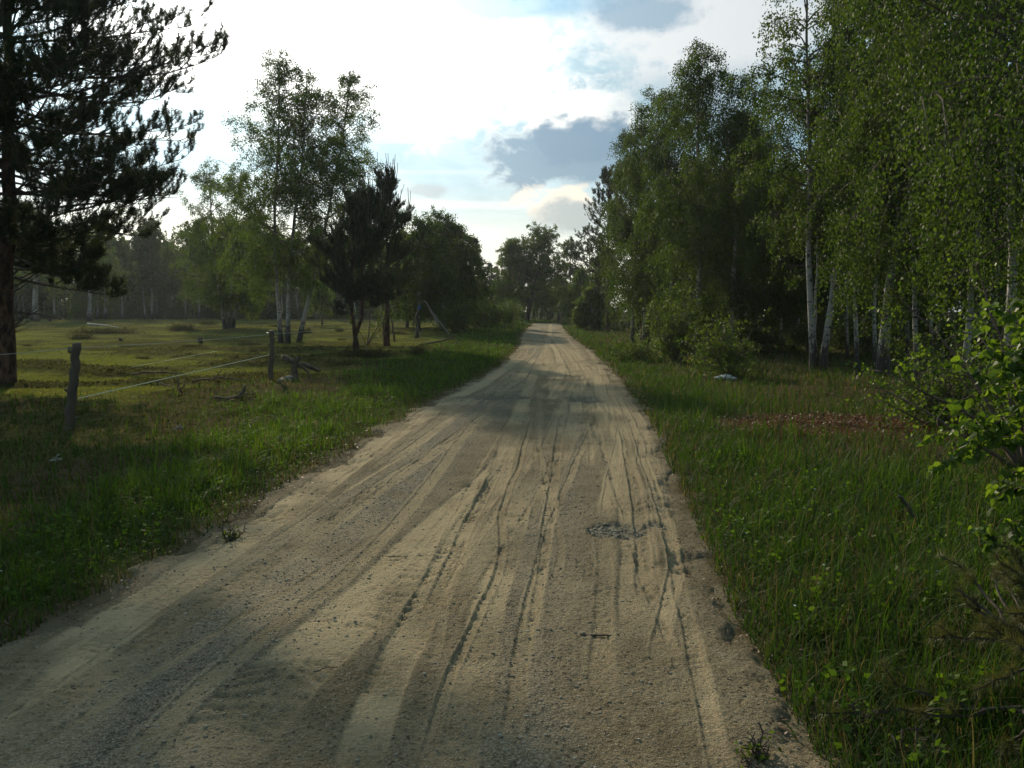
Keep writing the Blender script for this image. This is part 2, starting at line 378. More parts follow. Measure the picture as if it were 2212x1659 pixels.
# ------------------------------------------------------------------ road with its wheel tracks
# (points as seen, width m, depth m, sand 0..1, tread pitch m or 0, tread kind)
TRK = [
 ([(1120,775),(1040,832),(962,872),(862,932),(760,1002),(640,1090),(500,1180),(385,1262),(250,1345),(90,1450),(-80,1560)], .34, .012, .95, .055, 'chev'),
 ([(1130,800),(1080,850),(1010,930),(960,1000),(900,1080),(830,1160),(740,1250),(600,1350),(440,1480),(260,1659)], .10, .010, .55, 0, ''),
 ([(1120,960),(1075,1030),(1010,1085),(930,1160),(850,1245),(740,1345),(600,1470),(440,1640)], .42, .012, .85, .10, 'chev'),
 ([(1105,1000),(1060,1060),(1000,1150),(950,1240),(905,1330),(860,1420),(800,1560),(770,1659)], .20, .014, .85, .045, 'bar'),
 ([(1080,1000),(1042,1070),(1012,1130),(985,1190),(940,1290)], .09, .016, .25, .05, 'deep'),
 ([(1150,900),(1132,960),(1122,1005),(1098,1058),(1080,1120),(1086,1180),(1078,1225),(1058,1280),(1040,1320),(1000,1400),(960,1500),(925,1620),(915,1659)], .05, .018, .45, 0, 'rut'),
 ([(1215,890),(1207,950),(1197,1030),(1186,1110),(1176,1180),(1152,1290),(1130,1400),(1118,1500),(1100,1620)], .085, .014, .75, .03, 'bar'),
 ([(1290,900),(1250,985),(1218,1060),(1190,1130),(1176,1180),(1168,1260),(1150,1380)], .06, .010, .6, .03, 'bar'),
 ([(1165,900),(1162,960),(1178,1040),(1196,1110),(1215,1180),(1200,1260)], .05, .009, .45, 0, ''),
 ([(1180,745),(1160,790),(1135,850),(1105,930),(1085,1000),(1060,1070)], .22, .010, .7, 0, ''),
 ([(1205,745),(1235,790),(1262,850),(1300,930),(1340,1010),(1365,1100),(1378,1190),(1385,1280),(1380,1360)], .26, .013, .55, .045, 'bar'),
 ([(1345,930),(1362,1010),(1378,1100),(1388,1190),(1394,1290)], .10, .014, .15, .045, 'deep'),
 ([(1330,850),(1370,930),(1395,1010),(1425,1090),(1448,1170),(1462,1235),(1440,1320),(1415,1420)], .08, .012, .7, .03, 'bar'),
 ([(1400,1080),(1440,1160),(1458,1210),(1470,1290),(1495,1400),(1522,1520),(1545,1659)], .075, .013, .8, .03, 'bar'),
 ([(1310,790),(1340,840),(1385,920),(1410,1000),(1440,1090)], .12, .008, .7, 0, ''),
 ([(1150,760),(1110,800),(1050,850),(975,905),(880,975),(800,1035)], .12, .008, .6, 0, ''),
 ([(1300,1150),(1310,1250),(1300,1360),(1290,1480)], .10, .008, .45, .035, 'bar'),
 ([(1190,700),(1186,730),(1180,760),(1190,800),(1205,860)], .30, .008, .6, 0, ''),
]
def build_road():
    ys = [-12.0]
    while ys[-1] < 140:
        y = ys[-1]; ys.append(y + (max(.0105, .00045*y*y*.6 + .004*y) if y > 1.6 else .12))
    ys = np.array(ys)
    nc = 560; u = np.linspace(-.10, 1.10, nc)
    a = xl(ys)[:, None]; b = xr(ys)[:, None]; wdt = b-a
    Xr = a + (b-a)*u[None]; Yr = np.repeat(ys[:, None], nc, 1)
    sd = sdist(Xr, Yr)
    Z = tz(Xr, Yr)
    n = fbm(Xr, Yr, 3.0, 4, 41) - .5; nb = fbm(Xr*1.0, Yr*.25, 1.6, 3, 42) - .5
    n40 = fbm(Xr, Yr, 22, 3, 44) - .5
    sand = smooth(.02, .25, nb)*.35 + smooth(.1, .25, n)*.15
    # two worn wheel lanes and a stony middle
    uu = u[None] + nb*.12
    grav = np.clip(1.15*np.exp(-((uu-.28)/.10)**2) + .75*np.exp(-((uu-.70)/.07)**2), 0, 1) * smooth(-.3, .12, n+.15)
    Z = Z + .012*np.cos((uu-.5)*6.283)*-1 + n*.022 + n40*.008
    rt = random.Random(4); tracks = [(np.array([flat(px, py) for px, py in t_[0]]),)+t_[1:] for t_ in TRK]
    for k in range(85):                              # many faint criss-crossing wheel marks
        y0 = rt.uniform(1.5, 22); y1 = y0 + rt.uniform(3, 10)*(1+y0*.08); u0 = rt.choice([rt.gauss(.2, .1), rt.gauss(.5, .12), rt.gauss(.72, .12), rt.gauss(.85, .06)]); u1 = u0 + rt.gauss(0, .12); ph = rt.uniform(0, 6)
        yy_ = np.linspace(y0, y1, 9); uu_ = np.clip(u0+(u1-u0)*np.linspace(0, 1, 9)+.008*np.sin(yy_*.6+ph), .03, .97)
        tracks.append((np.stack([xl(yy_)+(xr(yy_)-xl(yy_))*uu_, yy_], -1), rt.choice([.035, .05, .05, .08, .12, .2]), rt.uniform(.002, .007), rt.uniform(.3, .9), rt.choice([0, .028, .035, .05]), 'bar'))
    for P, wd, dep, sa, pitch, kind in tracks:
        P = P[np.argsort(P[:, 1])]
        yy = ys; xt = np.interp(yy, P[:, 1], P[:, 0])
        lo, hi = P[0, 1], P[-1, 1]
        inr = smooth(lo-.3, lo+.5, yy)*(1-smooth(hi-1.2, hi+.5, yy))
        # soften the polyline corners
        fine = np.interp(yy + .18*np.maximum(1, yy*.12), P[:, 1], P[:, 0]) + np.interp(yy - .18*np.maximum(1, yy*.12), P[:, 1], P[:, 0]) + 2*xt
        xt = fine/4
        slope = np.gradient(xt, yy)[:, None]
        dd = (Xr - xt[:, None])/np.sqrt(1+slope**2) + (fbm(Xr, Yr, 2.5, 2, 77)-.5)*.018
        q = np.abs(dd)/(wd/2); broken = smooth(.25, .45, fbm(Xr, Yr*.5, 1.8, 2, 50+len(P)))
        core = (1-smooth(.84, 1.08, q))*inr[:, None]
        rim = np.exp(-((q-1.25)/.28)**2)*inr[:, None]
        dep = dep*.5; Z = Z - dep*core + dep*.6*rim*(.3+broken)
        sand = np.maximum(sand, .8*sa*core*(.35+.65*broken)); sand = np.maximum(sand, .8*sa*rim*broken*(wd < .2))
        grav = grav*(1-.9*core)
        if pitch:
            ln = np.concatenate([[0], np.cumsum(np.hypot(np.diff(yy), np.diff(xt)))])[:, None]
            ln = ln + (fbm(Xr, Yr, 4.0, 2, 91)-.5)*pitch*2.2
            if kind == 'chev': ph = ln/pitch*6.283 + np.abs(dd)/wd*7.0; ln2 = (q > .12)*(q < .95)
            elif kind == 'deep': ph = ln/pitch*6.283 + np.sign(dd)*1.5 + dd/wd*3.5; ln2 = (q < 1.0)
            else: ph = ln/pitch*6.283 + dd/wd*2; ln2 = (q < .9)
            amp = {'chev': .009, 'deep': .008, 'bar': .0065}[kind]
            near = (1-smooth(9, 16, Yr))
            tr = smooth(-.1, .5, np.sin(ph))*ln2*core*near*smooth(.35, .6, fbm(Xr, Yr, 3.1, 3, 93)+.12*(kind == 'deep'))
            Z = Z - amp*tr; sand = sand*(1-.45*tr)
    # potholes laid with rubble
    for px, py, rx, ry in [(1325,1148,.22,.20),(1418,1138,.08,.08),(1085,858,.75,.45),(1265,862,.4,.6)]:
        g = flat(px, py); r = np.sqrt(((Xr-g[0])/rx)**2 + ((Yr-g[1])/ry)**2) + n*1.2
        m_ = 1-smooth(.7, 1.15, r); Z = Z - .022*m_; grav = np.maximum(grav, m_); sand = sand*(1-m_)
    Z = Z + (fbm(Xr, Yr, 55, 2, 46)-.5)*.011*(1-.75*np.clip(sand, 0, 1))*(1-smooth(8, 14, Yr))
    edge_n = (fbm(Xr, Yr, 2.2, 4, 61)-.5) + (fbm(Xr, Yr, 9, 2, 62)-.5)*.07
    Z = Z + .012 - .16*smooth(-.16, .50, sd + edge_n*.85) - .3*smooth(77, 80, Yr)
    idx = np.arange(Xr.size).reshape(Xr.shape)
    Fq = np.stack([idx[:-1, :-1], idx[:-1, 1:], idx[1:, 1:], idx[1:, :-1]], -1).reshape(-1, 4)
    sand = sand*(1-.5*smooth(-.2, .1, sd)); 
    o = mk('dirt_road', np.stack([Xr, Yr, Z], -1), [(Fq, 0)], [M['road']], None, True,
           {'sand': ('POINT', 'FLOAT', np.clip(sand, 0, 1)), 'gravelly': ('POINT', 'FLOAT', np.clip(grav, 0, 1))})
    tag(o, 'sandy dirt road with crossing tyre tracks running to the far trees', kind='structure')
    return ys, Xr, Z

# icosahedron for stones
_p = (1+5**.5)/2
ICO = norm(np.array([(-1,_p,0),(1,_p,0),(-1,-_p,0),(1,-_p,0),(0,-1,_p),(0,1,_p),(0,-1,-_p),(0,1,-_p),(_p,0,-1),(_p,0,1),(-_p,0,-1),(-_p,0,1)], float))
ICF = np.array([(0,11,5),(0,5,1),(0,1,7),(0,7,10),(0,10,11),(1,5,9),(5,11,4),(11,10,2),(10,7,6),(7,1,8),(3,9,4),(3,4,2),(3,2,6),(3,6,8),(3,8,9),(4,9,5),(2,4,11),(6,2,10),(8,6,7),(9,8,1)])
def build_stones(ys, Xr, Z):
    rng = np.random.default_rng(5); n = 26000
    y = np.exp(rng.uniform(math.log(2.2), math.log(20), n)); u = rng.uniform(-.03, 1.03, n)
    lane = np.exp(-((u-.28)/.13)**2) + .8*np.exp(-((u-.70)/.09)**2) + .12
    keep = rng.uniform(0, 1, n) < lane*.9; y = y[keep]; u = u[keep]; x = xl(y)+(xr(y)-xl(y))*u
    sz = .0020 + .0070*rng.random(len(y))**4 + .0003*y
    for px, py, rx, ry, k, s0 in [(1325,1148,.20,.17,170,.011),(1418,1138,.07,.07,25,.010),(1085,858,.75,.42,420,.014),(1265,862,.38,.55,220,.012),(700,1300,.6,.8,160,.006)]:
        g = flat(px, py); a = rng.uniform(0, 6.283, k); r = rng.random(k)**.6
        x = np.concatenate([x, g[0]+rx*r*np.cos(a)]); y = np.concatenate([y, g[1]+ry*r*np.sin(a)]); sz = np.concatenate([sz, s0*(.5+rng.random(k)**2*1.1)])
    # road height under each stone
    ri = np.clip(np.searchsorted(ys, y)-1, 0, len(ys)-2); nc = Xr.shape[1]
    uu = (x - Xr[ri, 0])/(Xr[ri, -1]-Xr[ri, 0]); ci = np.clip((uu*(nc-1)).astype(int), 0, nc-1); z = Z[ri, ci]
    n = len(x)
    V = ICO[None]*(.75+.5*rng.random((n, 12, 1)))*np.stack([.8+.6*rng.random(n), .8+.6*rng.random(n), .45+.3*rng.random(n)], -1)[:, None]*sz[:, None, None]
    V = V + np.stack([x, y, z + sz*.02], -1)[:, None]
    Fq = (ICF[None] + 12*np.arange(n)[:, None, None]).reshape(-1, 3)
    o = mk('gravel', V, [(Fq, 0)], [M['stone']], None, False, {'rnd': ('FACE', 'FLOAT', np.repeat(rng.random(n), 20))})
    tag(o, 'small loose stones scattered over the stony lanes of the road', kind='stuff')

# ------------------------------------------------------------------ grass
def blades(x, y, z, h, wd, az_, bend, K, rng):
    """K segments per blade, a strip ending in a point"""
    n = len(x); d = np.stack([np.cos(az_), np.sin(az_), 0*az_], -1); side = np.stack([-np.sin(az_), np.cos(az_), 0*az_], -1)
    twist = rng.uniform(-.9, .9, n); side = side*np.cos(twist)[:, None] + d*np.sin(twist)[:, None]
    V = []
    for k in range(K+1):
        t = k/K; out = bend*h*t**1.8; up = h*(t - .33*bend*t**2.4)
        c = np.stack([x, y, z], -1) + d*out[:, None]; c[:, 2] += up
        if k < K:
            ww = (wd*(1-t**1.6)*.5)[:, None]; V += [c - side*ww, c + side*ww]
        else: V.append(c)
    V = np.stack(V, 1); m = V.shape[1]; b = m*np.arange(n)[:, None]
    Q = np.concatenate([b + np.array([[2*k, 2*k+1, 2*k+3, 2*k+2]]) for k in range(K-1)], 0) if K > 1 else np.zeros((0, 4), int)
    Tt = b + np.array([[2*K-2, 2*K-1, 2*K]])
    return V.reshape(-1, 3), Q, Tt, n
class Bag:
    def __init__(s): s.V = []; s.G = {}; s.n = 0; s.r = {}
    def add(s, V, F_, mi, r):
        F_ = np.asarray(F_)
        if len(F_) == 0: return
        s.G.setdefault((F_.shape[1], mi), []).append(F_ + s.n); s.r.setdefault((F_.shape[1], mi), []).append(np.asarray(r, float))
    def push(s, V): s.V.append(V); s.n += len(V)
    def build(s, name, mats, parent=None, smooth_=False):
        ks = list(s.G.keys())
        return mk(name, np.concatenate(s.V), [(np.concatenate(s.G[k]), k[1]) for k in ks], mats, parent, smooth_,
                  {'rnd': ('FACE', 'FLOAT', np.concatenate([np.concatenate(s.r[k]) for k in ks]))})
def addblades(bag, sel, x, y, z, h, wd, az_, bend, K, mi, rng, r=None):
    if sel.sum() == 0: return
    V, Q, Tt, n = blades(x[sel], y[sel], z[sel], h[sel], wd[sel], az_[sel], bend[sel], K, rng)
    r = rng.random(n) if r is None else r[sel]
    if K > 1: bag.add(None, Q, mi, np.tile(r, K-1))
    bag.add(None, Tt, mi, r); bag.push(V)
def build_grass(N=330000):
    rng = np.random.default_rng(11)
    d = np.exp(rng.uniform(math.log(1.9), math.log(95), N)); a = rng.uniform(-R_(41), R_(41), N)
    x = d*np.sin(a); y = d*np.cos(a)
    tall, dry, field, s, left = weights(x, y); z = tz(x, y)
    cl = fbm(x, y, 2.6, 3, 71); cl2 = fbm(x, y, .7, 3, 72); u = rng.random(N)
    ok = (s > -.22) & (y > 1.2)
    isT = ok & (u < tall*(.22+.78*smooth(.36, .58, cl))*smooth(-.1, .45, s+(fbm(x, y, 1.3, 3, 80)-.5)*1.2)) ; isF = ok & ~isT & (u < tall+field) & (field > .3); isD = ok & ~isT & ~isF & (rng.random(N) < .75) & (s > .05)
    rr0 = np.sqrt(((x-RUST[0])/1.9)**2 + ((y-RUST[1])/1.25)**2) + (cl-.5)*1.2; isT &= rr0 > .95
    far_ = (rng.random(N) > smooth(24, 44, d)*.85); isF &= far_
    wpx = .0009*d
    # tall verge grass
    h = (.05 + .50*np.clip(cl2-.15, 0, 1) *(.4+1.2*np.clip(cl-.2, 0, 1))+ .20*rng.random(N)**2)*np.where(left, .68, .74)*(.45+.55*smooth(0, .8, s))*(1-.5*(rng.random(N) < .4)); h = h*(1+.35*smooth(7, 2.5, y)*(~left))
    az_ = rng.uniform(0, 6.283, N); bend = .12 + 1.15*rng.random(N)**1.5
    bag = Bag(); wd = .0032 + .0062*rng.random(N)**3 + wpx
    hue = np.clip(.9*rng.random(N)*(.2+cl2) + .5*(cl-.5), 0, 1)*np.where(left, 1.35, .66)  # left verge's stronger sunlight put into paler blade colour; right blades darker grass
    near = d < 9
    addblades(bag, isT & near, x, y, z-.02, h, wd, az_, bend, 5, 0, rng, hue); addblades(bag, isT & ~near, x, y, z-.02, h, wd, az_, bend, 3, 0, rng, hue)
    dd = isT & (rng.random(N) < (.08 + .2*smooth(.5, .7, fbm(x, y, .9, 3, 78))))
    addblades(bag, dd, x+.03, y+.02, z-.02, h*1.05, wd*.7, az_+1, bend*1.1, 4, 1, rng)
    # flowering stems standing out of the near grass
    st = isT & (rng.random(N) < .007) & (d < 14); addblades(bag, st, x, y, z, h*1.5+.12, wd*.55, az_, bend*.3, 4, 1, rng)
    # low weeds, seed heads and small pale flowers among the grass
    k = np.where(isT & (d < 20) & (rng.random(N) < .012))[0]
    for j in range(9):
        a = rng.uniform(0, 6.283, len(k)); rr = rng.uniform(.01, .06, len(k)); p = np.stack([x[k]+rr*np.cos(a), y[k]+rr*np.sin(a), z[k]+rng.uniform(.02, .16, len(k))], -1)
        put_leaves(bag, p, np.stack([np.cos(a), np.sin(a), rng.uniform(-.2, .7, len(k))], -1), rng.uniform(.02, .045, len(k)), 0, rng, .36, .5+.5*rng.random(len(k)))
    ks = np.where(st)[0]; hh = h[ks]*1.5+.12; top = np.stack([x[ks]+np.cos(az_[ks])*bend[ks]*.3*hh, y[ks]+np.sin(az_[ks])*bend[ks]*.3*hh, z[ks]+hh*.95], -1)
    for j in range(10):
        p = top - np.array([0, 0, 1.])*rng.uniform(0, .07, (len(ks), 1)); put_leaves(bag, p, rng.normal(0, .5, p.shape)+[0, 0, .9], rng.uniform(.008, .018, len(ks)), 1, rng, .2)
    kf = np.where(isT & (d < 16) & (rng.random(N) < .0012))[0]
    for j in range(5):
        a = j*1.2566+rng.uniform(0, .3, len(kf)); p = np.stack([x[kf], y[kf], z[kf]+h[kf]*.8], -1); put_leaves(bag, p, np.stack([np.cos(a), np.sin(a), 0*a+.3], -1), np.full(len(kf), .009), 2, rng, .4)
    o = bag.build('verge_grass', [M['grass'], M['grass_dry'], M['white_cloth']]); tag(o, 'tall green grass along both edges of the road', kind='stuff')
    # short meadow turf and heather
    bag = Bag(); pat = fbm(x*.5, y, .8, 4, 22); hth = isF & (d < 34) & (pat + .25*(fbm(x, y, 3.1, 2, 79)-.5) > .545) & (rng.random(N) < .9); turf = isF & ~hth
    h2 = .018 + .035*rng.random(N) + .0004*d; wd2 = .003 + wpx*1.2
    addblades(bag, turf, x, y, z-.01, h2, wd2, az_, bend, 2, 0, rng); h3 = .02 + .05*rng.random(N)*smooth(.54, .62, pat)+.012*rng.random(N)
    addblades(bag, hth, x, y, z-.01, h3, wd2*2.4, az_, bend*1.3, 2, 1, rng)
    o = bag.build('meadow_turf', [M['grass_field'], M['heather']]); tag(o, 'short yellow-green turf with heathery patches across the meadow', kind='stuff')
    # dry undergrowth between verge and meadow, and under the birches
    bag = Bag(); h4 = (.035 + .12*rng.random(N)**1.7)*(.7+.8*cl)*np.where(left, .8, 1.25); kind = rng.random(N) - .25*(~left)
    nr = np.sqrt(((x-RUST[0])/1.9)**2 + ((y-RUST[1])/1.25)**2); isD &= (nr > .85) | (rng.random(N) < .15)
    wd3 = .0028 + wpx*1.1
    addblades(bag, isD & (kind < .35), x, y, z-.01, h4*1.4, wd3, az_, bend, 3, 0, rng, hue*.7); addblades(bag, isD & (kind >= .35) & (kind < .62), x, y, z-.01, h4, wd3, az_, bend, 2, 1, rng)
    addblades(bag, isD & (kind >= .62), x, y, z-.01, h4*.8, wd3*1.6, az_, bend*.6, 2, 2, rng)
    o = bag.build('dry_undergrowth', [M['grass'], M['grass_dry'], M['heather']]); tag(o, 'low brown and olive undergrowth between the verge, the fence and the birches', kind='stuff')

# ------------------------------------------------------------------ branch and leaf machinery
def grow(rng, start, d, L, K, up, wob):
    n = len(L); P = np.zeros((n, K, 3)); P[:, 0] = start; d = norm(d); st = (L/(K-1))[:, None]
    for k in range(1, K):
        u = np.zeros((n, 3)); u[:, 2] = up/(K-1)
        d = norm(d + u + rng.normal(0, wob/math.sqrt(K-1), (n, 3))); P[:, k] = P[:, k-1] + d*st
    return P
def samp(P, idx, t):
    K = P.shape[1]; f = np.clip(t, 0, .999)*(K-1); i = f.astype(int); fr = (f-i)[:, None]
    a = P[idx, i]; b = P[idx, i+1]; return a*(1-fr)+b*fr, norm(b-a)
def tubes(bag, P, r0, r1, sides, mi, power=.9, flare=0.0, rough=0.0, rng=None, cap=False):
    n, K, _ = P.shape; tn = np.gradient(P, axis=1); tn = norm(tn)
    md = norm(P[:, -1]-P[:, 0]); ref = np.where(np.abs(md[:, 2:3]) > .7, np.array([[1., 0, 0]]), np.array([[0, 0, 1.]]))
    a = norm(np.cross(tn, ref[:, None])); b = np.cross(tn, a)
    t = np.linspace(0, 1, K)[None, :]; r = r1[:, None] + (r0-r1)[:, None]*(1-t)**power
    if flare: r = r*(1+flare*np.exp(-t*K*.9))
    th = np.linspace(0, 2*math.pi, sides, endpoint=False)
    rr = r[:, :, None]*np.ones(sides)
    if rough: rr = rr*(1+rng.uniform(-rough, rough, rr.shape))
    V = P[:, :, None] + (a[:, :, None]*np.cos(th)[None, None, :, None] + b[:, :, None]*np.sin(th)[None, None, :, None])*rr[..., None]
    base = (np.arange(n)*K*sides)[:, None, None] + (np.arange(K-1)*sides)[None, :, None]
    j = np.arange(sides)[None, None]; j2 = (j+1) % sides
    Q = np.stack([base+j, base+j2, base+sides+j2, base+sides+j], -1).reshape(-1, 4)
    bag.add(None, Q, mi, np.zeros(len(Q)))
    if cap:
        for e in (0, K-1):
            cf = (np.arange(n)*K*sides)[:, None] + e*sides + np.arange(sides)[None]; cf = cf if e else cf[:, ::-1]; bag.add(None, cf, mi, np.zeros(n))
    bag.push(V.reshape(-1, 3))
def put_leaves(bag, p, ax, size, mi, rng, wide=.40, r=None):
    n = len(p); ax = norm(ax); q = norm(rng.normal(0, 1, (n, 3))); wv = norm(np.cross(ax, q)); s = size[:, None]
    V = np.stack([p, p+ax*s*.38+wv*s*wide, p+ax*s, p+ax*s*.38-wv*s*wide], 1)
    F_ = np.arange(4*n).reshape(n, 4); bag.add(None, F_, mi, rng.random(n) if r is None else r); bag.push(V.reshape(-1, 3))
def perp(rng, t):
    return norm(np.cross(t, norm(rng.normal(0, 1, t.shape))))

LEAFK = 1.9
def birch_parts(seed, H, cb=.25, Rr=2.0, nprim=44, nsec=6, ntw=4, nleaf=30000, leaf=.05, r0=.08, lean=(0, 0), curve=.05, droop=1.0, topthin=.6, shape=None, elev=(15, 62), path=None, sparse=0.0):
    nleaf = int(nleaf*LEAFK); nprim = int(nprim*1.2); rng = np.random.default_rng(seed); tb = Bag(); cbag = Bag()
    K = 18; t = np.linspace(0, 1, K)
    if path is None:
        P = np.stack([lean[0]*H*t + curve*H*np.sin(t*3.1+seed)*t, lean[1]*H*t + curve*H*np.cos(t*2.3+seed*1.7)*t*.7, H*t], -1)
    else:
        pp = np.array(path, float); P = np.stack([np.interp(t*pp[-1, 2], pp[:, 2], pp[:, i]) for i in range(3)], -1)
        for _ in range(3): P[1:-1] = .25*P[:-2]+.5*P[1:-1]+.25*P[2:]
    P[1:] += rng.normal(0, .018, (K-1, 3))*np.linspace(.5, 1.5, K-1)[:, None]; P[0, 2] = -.15
    P = P[None]
    tubes(tb, P, np.array([r0]), np.array([r0*.08]), 12, 0, .85, .55, .05, rng)
    u = np.sort(rng.random(nprim))**.95; th = cb + (1-cb)*u*.985; pos, tn = samp(P, np.zeros(nprim, int), th)
    prof = np.clip((u+.22)/.42, 0, 1)*(1-u)**topthin + .10
    if shape: prof = np.interp(u, *zip(*shape))
    L = Rr*prof*rng.uniform(.75, 1.15, nprim)*1.15
    az_ = np.arange(nprim)*2.4 + rng.uniform(-.5, .5, nprim); e = np.radians(elev[0]+(elev[1]-elev[0])*u + rng.normal(0, 8, nprim))
    d = np.stack([np.cos(az_)*np.cos(e), np.sin(az_)*np.cos(e), np.sin(e)], -1)
    P1 = grow(rng, pos, d, L, 8, -.55*droop, .28)
    tubes(cbag, P1, r0*.30*(L/Rr)**.8+.004, np.full(nprim, .003), 5, 0)
    n2_ = nprim*nsec; i2 = np.repeat(np.arange(nprim), nsec); t2 = rng.uniform(.08, .98, n2_); p2, g2 = samp(P1, i2, t2)
    L2 = L[i2]*.48*(1.1-.4*t2)*rng.uniform(.6, 1.25, n2_)+.15
    d2 = norm(g2 + perp(rng, g2)*1.0 + np.array([0, 0, .15])); P2 = grow(rng, p2, d2, L2, 6, -.9*droop, .35)
    tubes(cbag, P2, .006+.006*L2, np.full(n2_, .002), 3, 0)
    n3_ = n2_*ntw; i3 = np.repeat(np.arange(n2_), ntw); t3 = rng.uniform(.15, 1, n3_); p3, g3 = samp(P2, i3, t3)
    L3 = (.2+(.5+.35*(droop > 1))*rng.random(n3_)**1.4*droop)*(.6+.4*Rr/2)
    L3 = L3*np.clip(L[i2][i3]/Rr*1.3, .4, 1); d3 = norm(g3 + perp(rng, g3)*.9 + np.array([0, 0, -.25*droop])); P3 = grow(rng, p3, d3, L3, 5, -2.2*droop, .3)
    keep = rng.random(n3_) > sparse; P3 = P3[keep]; L3 = L3[keep]
    # thin hanging twigs as three-sided tubes only for some
    tw = rng.random(len(P3)) < .5; tubes(cbag, P3[tw], np.full(tw.sum(), .0035), np.full(tw.sum(), .0015), 3, 0)
    pr = L3*(L[i2][i3[keep]]/Rr)**.8; pr = pr/pr.sum(); il = rng.choice(len(P3), int(nleaf*.82), p=pr); pl, gl = samp(P3, il, rng.random(len(il)))
    il2 = rng.integers(0, n2_, int(nleaf*.18)); pl2, gl2 = samp(P2, il2, rng.uniform(.2, 1, len(il2)))
    pl = np.concatenate([pl, pl2]); gl = np.concatenate([gl, gl2]); n = len(pl)
    ax = norm(gl*.4 + rng.normal(0, .55, (n, 3)) + np.array([0, 0, -.75*droop])); pl = pl + rng.normal(0, .075, (n, 3))
    clump = fbm(pl[:, 0]*1.0+pl[:, 2]*.7, pl[:, 1]+pl[:, 2]*.5, 1.4, 2, seed)
    r = np.clip(.15+.6*rng.random(n)+.5*(clump-.5), 0, 1)
    put_leaves(cbag, pl, ax, leaf*rng.uniform(.7, 1.25, n), 1, rng, .38, r)
    return tb, cbag
def birch(name, loc, label, cat='tree', group=None, seed=1, leafm='leaf_birch', rz=0.0, s=1.0, stems=None, bark='birch_bark', **kw):
    e = empty(name, loc, label, cat, group, rz, s)
    if stems is None: stems = [{}]
    allb = Bag()
    for i, st in enumerate(stems):
        k = dict(kw); k.update(st); off = k.pop('off', None); tb, cb_ = birch_parts(seed+i*13, **k)
        o = tb.build('trunk', [M[bark]], e, True); 
        for b in ([tb, cb_] if off else []): pass
        if off:
            o.location = (off[0], off[1], 0)
            cb_.V = [v+np.array([off[0], off[1], 0]) for v in cb_.V]
        for key, arrs in cb_.G.items():
            for a, r in zip(arrs, cb_.r[key]): allb.G.setdefault(key, []).append(a+allb.n); allb.r.setdefault(key, []).append(r)
        allb.V += cb_.V; allb.n += cb_.n
    allb.build('crown', [M['birch_twig'], M[leafm]], e)
    return e

